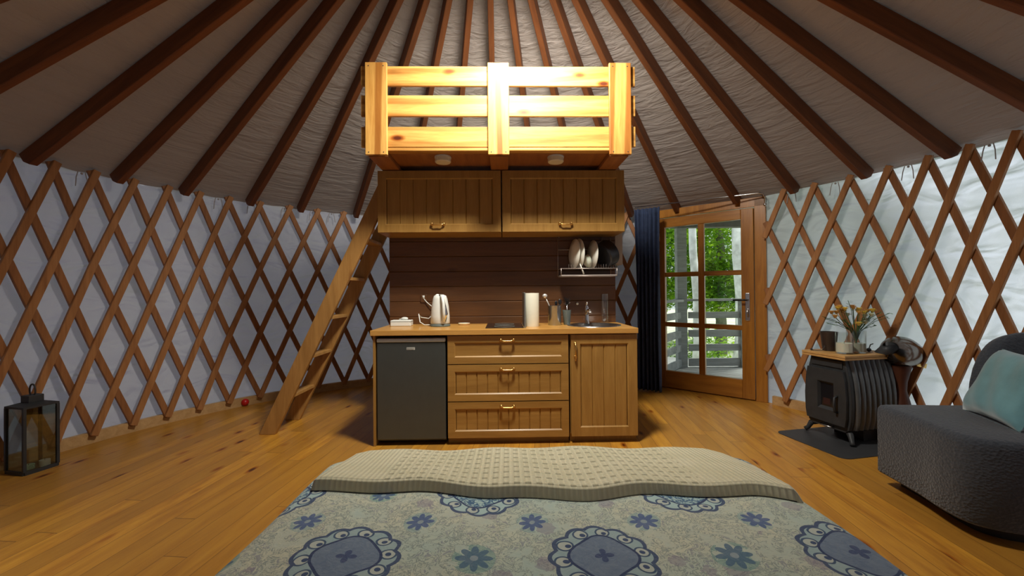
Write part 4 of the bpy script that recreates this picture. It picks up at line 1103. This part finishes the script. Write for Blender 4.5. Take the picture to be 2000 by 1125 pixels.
def quilt_fn(u, v):
    # rounded rectangle in plan: x along u, y along v; edges fall down
    hem = .16; drop = .33
    W_ = BX1 - BX0; D_ = BY1 - BY0
    def ax(f, L, lo_drop=True):
        s = f * (L + 2 * drop) - drop
        if s < 0: return (0, -s)
        if s > L: return (L, s - L)
        return (s, 0)
    xx, dx_ = ax(u, W_); 
    s = v * (D_ + drop); yy, dy_ = (s, 0) if s < D_ else (D_, s - D_)
    # corner rounding of the plan
    x = BX0 + xx; y = BY0 + yy
    rc = .11
    for sx_, ex in ((-1, BX0), (1, BX1)):
        cx_ = ex - sx_ * rc; cy_ = BY1 - rc
        if (x - cx_) * sx_ > 0 and y > cy_:
            vx, vy = x - cx_, y - cy_; m_ = max(abs(vx), abs(vy)); l_ = math.hypot(vx, vy)
            if l_ > 1e-6: x = cx_ + vx * m_ / l_; y = cy_ + vy * m_ / l_
    dd = max(dx_, dy_)
    e = min(xx, W_ - xx, D_ - yy); rd_ = .05
    z = topz(x, y)
    if dd > 0:
        z -= rd_ * .9 + dd; flare = .012 * math.sin((x * 1.7 + y) * 16) * min(1, dd / .2)
        sx_ = -1 if u < .5 else 1
        if dx_ > 0: x += sx_ * (flare)
        if dy_ > 0: y += flare
    elif e < rd_:
        k = 1 - e / rd_; z -= rd_ * .9 * (1 - math.sqrt(max(0, 1 - k * k)))
    return Vector((x, y, max(z, .10)))
bs_ = MB(); bs_.grid(quilt_fn, 150, 150)
tag(bs_.build('bedspread', M_quilt, smooth=True, solid=.006), 'blue and cream patterned bedspread with round medallions covering the bed', 'bedspread')
# knitted throw
def knit_mat():
    m, nt, b = new_mat('cream_knit')
    v = coords(nt, 'UV'); x, y, z = sep(nt, v)
    rib = (x * 2 * math.pi * 95).cos() * .7 + (y * 2 * math.pi * 34).cos() * .3
    rows = X.op('FRACT', y * 9)
    rl = (rows - .5).abs().lt(.13) * X.op('MULTIPLY', (x - .46).abs().lt(.32), 1.0)
    hole = rl * (x * 2 * math.pi * 46).cos().gt(-.1)
    n = X(noise(nt, coords(nt, 'UV', (9, 5, 1)), 1, 3))
    c = ramp(nt, n, [(.3, (.60, .57, .39)), (.7, (.68, .64, .46))])
    c = mix(nt, hole * .75, c, (.26, .25, .16))
    c = mix(nt, (rib * -.5 + .2).clamp() * .45, c, (.34, .31, .2))  # shade between the knit ribs put into the colour
    nt.links.new(c, b.inputs['Base Color']); b.inputs['Roughness'].default_value = .95; b.inputs['Sheen Weight'].default_value = .3
    nt.links.new(bump(nt, rib * .5 - hole * .8, .8, .006), b.inputs['Normal']); return m
M_knit = knit_mat()
th_ = thing('knitted_throw', 'cream knitted throw folded across the foot of the bed', 'blanket', (.1, 1.6, .52))
TC = th_.location.copy()
def interp(t, pts):
    for (a, p), (b_, q) in zip(pts, pts[1:]):
        if t <= b_: f = (t - a) / (b_ - a); f = f * f * (3 - 2 * f); return p + (q - p) * f
    return pts[-1][1]
def edges(u):
    yf = interp(u, [(0, 1.46), (.2, 1.45), (.38, 1.41), (.52, 1.385), (.66, 1.415), (.85, 1.40), (1, 1.33)])
    yb = interp(u, [(0, 1.72), (.06, 1.77), (.5, 1.772), (.88, 1.77), (1, 1.60)])
    return yf, yb
def throw_fn(side):
    def f(u, v):
        yf, yb = edges(u)
        xl = -.715 + .055 * v; xr = 1.045 - .09 * v
        x = xl + (xr - xl) * u; y = yf + (yb - yf) * v
        th2 = .040 * (1 - (.55 if u > .93 else 0) * (u - .93) / .07)
        t = topz(x, y) + .006
        # follow the rounded bed edge
        e = BX1 - x
        if e < .06: t -= min(.30, (.06 - e) * 1.6)
        eb = BY1 - y
        if eb < .05: t -= (.05 - eb) * .5
        ed = min(v, 1 - v, u * 4) ; rr2 = min(1, ed / .06); rr2 = math.sqrt(max(0, 1 - (1 - rr2) ** 2))
        z = t + (th2 * rr2 * (1 + .03 * math.sin(u * 13 + 1) ) + .001 * math.sin(u * 9 + v * 3) if side else 0)
        return Vector((x, y, z)) - TC
    return f
mm = MB(); mm.grid(throw_fn(1), 160, 50); 
o = mm.build('knit', M_knit, th_, smooth=True, fix=False)
uvl = o.data.uv_layers.new(name='uv'); vals = []
for l in o.data.loops:
    i = l.vertex_index % 161; j = l.vertex_index // 161; vals += [i / 160, j / 50]
uvl.data.foreach_set('uv', vals)
mm = MB(); mm.grid(throw_fn(0), 80, 20); mm.build('underside', M_knit, th_, smooth=True)
fr_ = MB(); f1 = throw_fn(1)
for k in range(260):
    v = ru(0, 1); p = f1(1, v); fr_.tube([p, p + Vector((ru(.01, .03), ru(-.015, .01), -ru(.0, .02))), p + Vector((ru(.03, .05), ru(-.03, .01), -ru(.03, .06)))], .0016, 4)
fr_.build('fringe', plain('fringe_wool', (.36, .34, .25), .95), th_)

# ------------------------------------------------------------------ outside the door
gm = MB(); gm.box(-14, 30, -14, 40, -.75, -.70)
g_ = gm.build('ground', plain('sunlit_gravel_grass', (.45, .49, .34), .95, 0, .35, 1.2)); struct(g_)
dk_ = thing('porch_deck', 'grey weathered plank deck outside the glass door', 'deck', (2.9, 5.8, 0))
b = MB(); ndir = Vector((-ev.y, ev.x, 0))
for k in range(16):
    a = P0 + ndir * (.16 + k * .145) - ev * 1.3 - dk_.location; c = P0 + ndir * (.16 + k * .145) + ev * 2.2 - dk_.location
    b.beam(Vector((a.x, a.y, -.03)), Vector((c.x, c.y, -.03)), .135, .03)
b.build('planks', M_deck, dk_)
for px_, py_ in ((2.2, 5.9), (3.9, 4.9), (3.9, 6.2), (2.7, 6.3)):
    b = MB(); b.box(px_ - .06 - 2.9, px_ + .06 - 2.9, py_ - .06 - 5.8, py_ + .06 - 5.8, -.70, -.046); b.build('support', M_deck, dk_)
rl_ = thing('porch_railing', 'grey wooden railing of horizontal boards outside the door', 'railing', (3.1, 6.5, -.7))
ro = rl_.location
def RB(nm, x0, x1, y0, y1, z0, z1): b = MB(); b.box(x0 - ro.x, x1 - ro.x, y0 - ro.y, y1 - ro.y, z0 - ro.z, z1 - ro.z); return b.build(nm, M_deck, rl_, bev=.004)
RB('post', 2.58, 2.73, 6.47, 6.58, -.70, 2.17); RB('post', 3.56, 3.68, 6.46, 6.56, -.70, 1.02)
RB('handrail', 2.55, 3.72, 6.44, 6.58, 1.02, 1.055)
for z0, z1 in ((.75, .85), (.46, .57), (.24, .345), (.0, .125)): RB('rail_board', 2.76, 3.60, 6.50, 6.53, z0, z1)
# side run coming back to the yurt
sa = Vector((2.62, 6.48, 0)); sb = Vector((2.02, 5.72, 0))
for z_, h_ in ((1.03, .035), (.80, .10), (.51, .11), (.29, .10), (.06, .12)):
    b = MB(); b.beam(sa + Vector((0, 0, z_)) - ro, sb + Vector((0, 0, z_)) - ro, .03 if h_ > .05 else .12, h_); b.build('side_rail', M_deck, rl_)
b = MB(); b.box(sb.x - .05 - ro.x, sb.x + .05 - ro.x, sb.y - .05 - ro.y, sb.y + .05 - ro.y, 0, 1.05 + .7); b.build('post', M_deck, rl_)
pb2 = thing('porch_beam', 'dark grey roof beam of the porch above the door view', 'beam', (3.3, 6.5, 2.17))
b = MB(); b.box(-1.9, 1.8, -.07, .07, 0, .30); b.build('beam', plain('dark_beam', (.10, .10, .095), .8), pb2)
b = MB(); b.box(-2.2, 1.8, -.9, .4, .30, .33); b.prism([(-2.2, -.9), (-1.35, -1.45), (-.42, -2.3), (.6, -3.1), (1.8, -2.4), (1.8, -.9)], .30, .33); b.build('roof_boards', plain('dark_roof', (.12, .12, .11), .8), pb2)  # unseen boards widened to the door to block sun from the floor
M_bark = plain('birch_bark', (.82, .83, .78), .8, 0, .45, 5)
M_barkd = plain('mossy_bark', (.16, .17, .12), .9, 0, .4, 9, .4)
M_foli = None
def leaf_mat(name, c0, c1):
    m, nt, b = new_mat(name)
    n = noise(nt, coords(nt), 1.6, 3)
    c = ramp(nt, n, [(.35, c0), (.65, c1)])
    b.inputs['Roughness'].default_value = .6; nt.links.new(c, b.inputs['Base Color'])
    tr = nt.nodes.new('ShaderNodeBsdfTranslucent'); nt.links.new(c, tr.inputs[0])
    mx = nt.nodes.new('ShaderNodeMixShader'); mx.inputs[0].default_value = .5; nt.links.new(b.outputs[0], mx.inputs[1]); nt.links.new(tr.outputs[0], mx.inputs[2])
    nt.links.new(mx.outputs[0], nt.nodes['Material Output'].inputs[0]); return m
M_foli = leaf_mat('foliage', (.09, .26, .015), (.45, .68, .04)); M_folid = leaf_mat('foliage_dark', (.03, .10, .015), (.10, .27, .03))
def tree(label, x, y, trunk_r, trunk_h, crown, mt_bark, mt_leaf, nleaf, leaf=.11, name='tree', low=None):
    t = thing(name, label, 'tree' if name == 'tree' else 'bush', (x, y, -.70))
    if trunk_r:
        b = MB(); pts = [(.04 * math.sin(k * 1.3), .03 * math.cos(k * 1.7), k * trunk_h / 8) for k in range(9)]
        b.tube(pts, [trunk_r * (1.25 if k == 0 else 1 - .05 * k) for k in range(9)], 14); b.build('trunk', mt_bark, t, smooth=True)
    b = MB()
    for (cx_, cy_, cz_, rx, ry, rz_) in crown:
        for k in range(int(nleaf / len(crown))):
            while True:
                p = Vector((ru(-1, 1), ru(-1, 1), ru(-1, 1)))
                if .35 < p.length < 1: break
            c = Vector((cx_ + p.x * rx, cy_ + p.y * ry, cz_ + p.z * rz_)); d = Vector((ru(-1, 1), ru(-1, 1), ru(-.7, .4))).normalized(); s_ = d.cross(Vector((ru(-.4, .4), ru(-.4, .4), 1))).normalized()
            l_ = leaf * ru(.6, 1.3); b.add([c, c + d * l_ * .5 + s_ * l_ * .28, c + d * l_, c + d * l_ * .5 - s_ * l_ * .28], [(0, 1, 2, 3)])
    b.build('foliage', mt_leaf, t, fix=False)
tree('pale birch tree with bright trunk behind the left part of the railing', 3.55, 8.05, .085, 7, [(0, 0, 7.2, 1.0, 1.0, .8)], M_bark, M_foli, 250)
tree('birch tree with mossy dark upper trunk behind the right part of the railing', 5.0, 9.0, .20, 7, [(-.2, 0, 7.2, 1.0, 1.0, .8)], M_bark, M_foli, 250)
tree('leafy green tree filling the view behind the left half of the porch railing', 4.0, 11.5, .14, 4, [(0, 0, 3.4, 1.7, 1.0, 1.5), (-.5, .2, 1.9, 1.2, .9, .9)], M_barkd, M_foli, 13000, .135)
tree('dense green tree filling the view behind the right half of the porch railing', 6.0, 12.0, .16, 4, [(.0, 0, 3.5, 1.7, 1.0, 1.6), (-.1, -.1, 2.0, 1.2, .9, .8)], M_barkd, M_foli, 13000, .135)
tree('dark green forest foliage standing farthest back behind all other trees', 7.0, 15.5, .2, 5, [(-1.5, 0, 3.6, 3.6, 1.2, 2.4), (-6.5, -1, 3.4, 3.0, 1.2, 2.6), (4.5, -1.5, 3.2, 3.0, 1.2, 2.4)], M_barkd, M_folid, 16000, .24)
tree('low bright bush just behind the porch railing', 4.55, 9.9, 0, 0, [(0, 0, .55, .9, .5, .45)], None, M_foli, 1500, .09, 'bush')
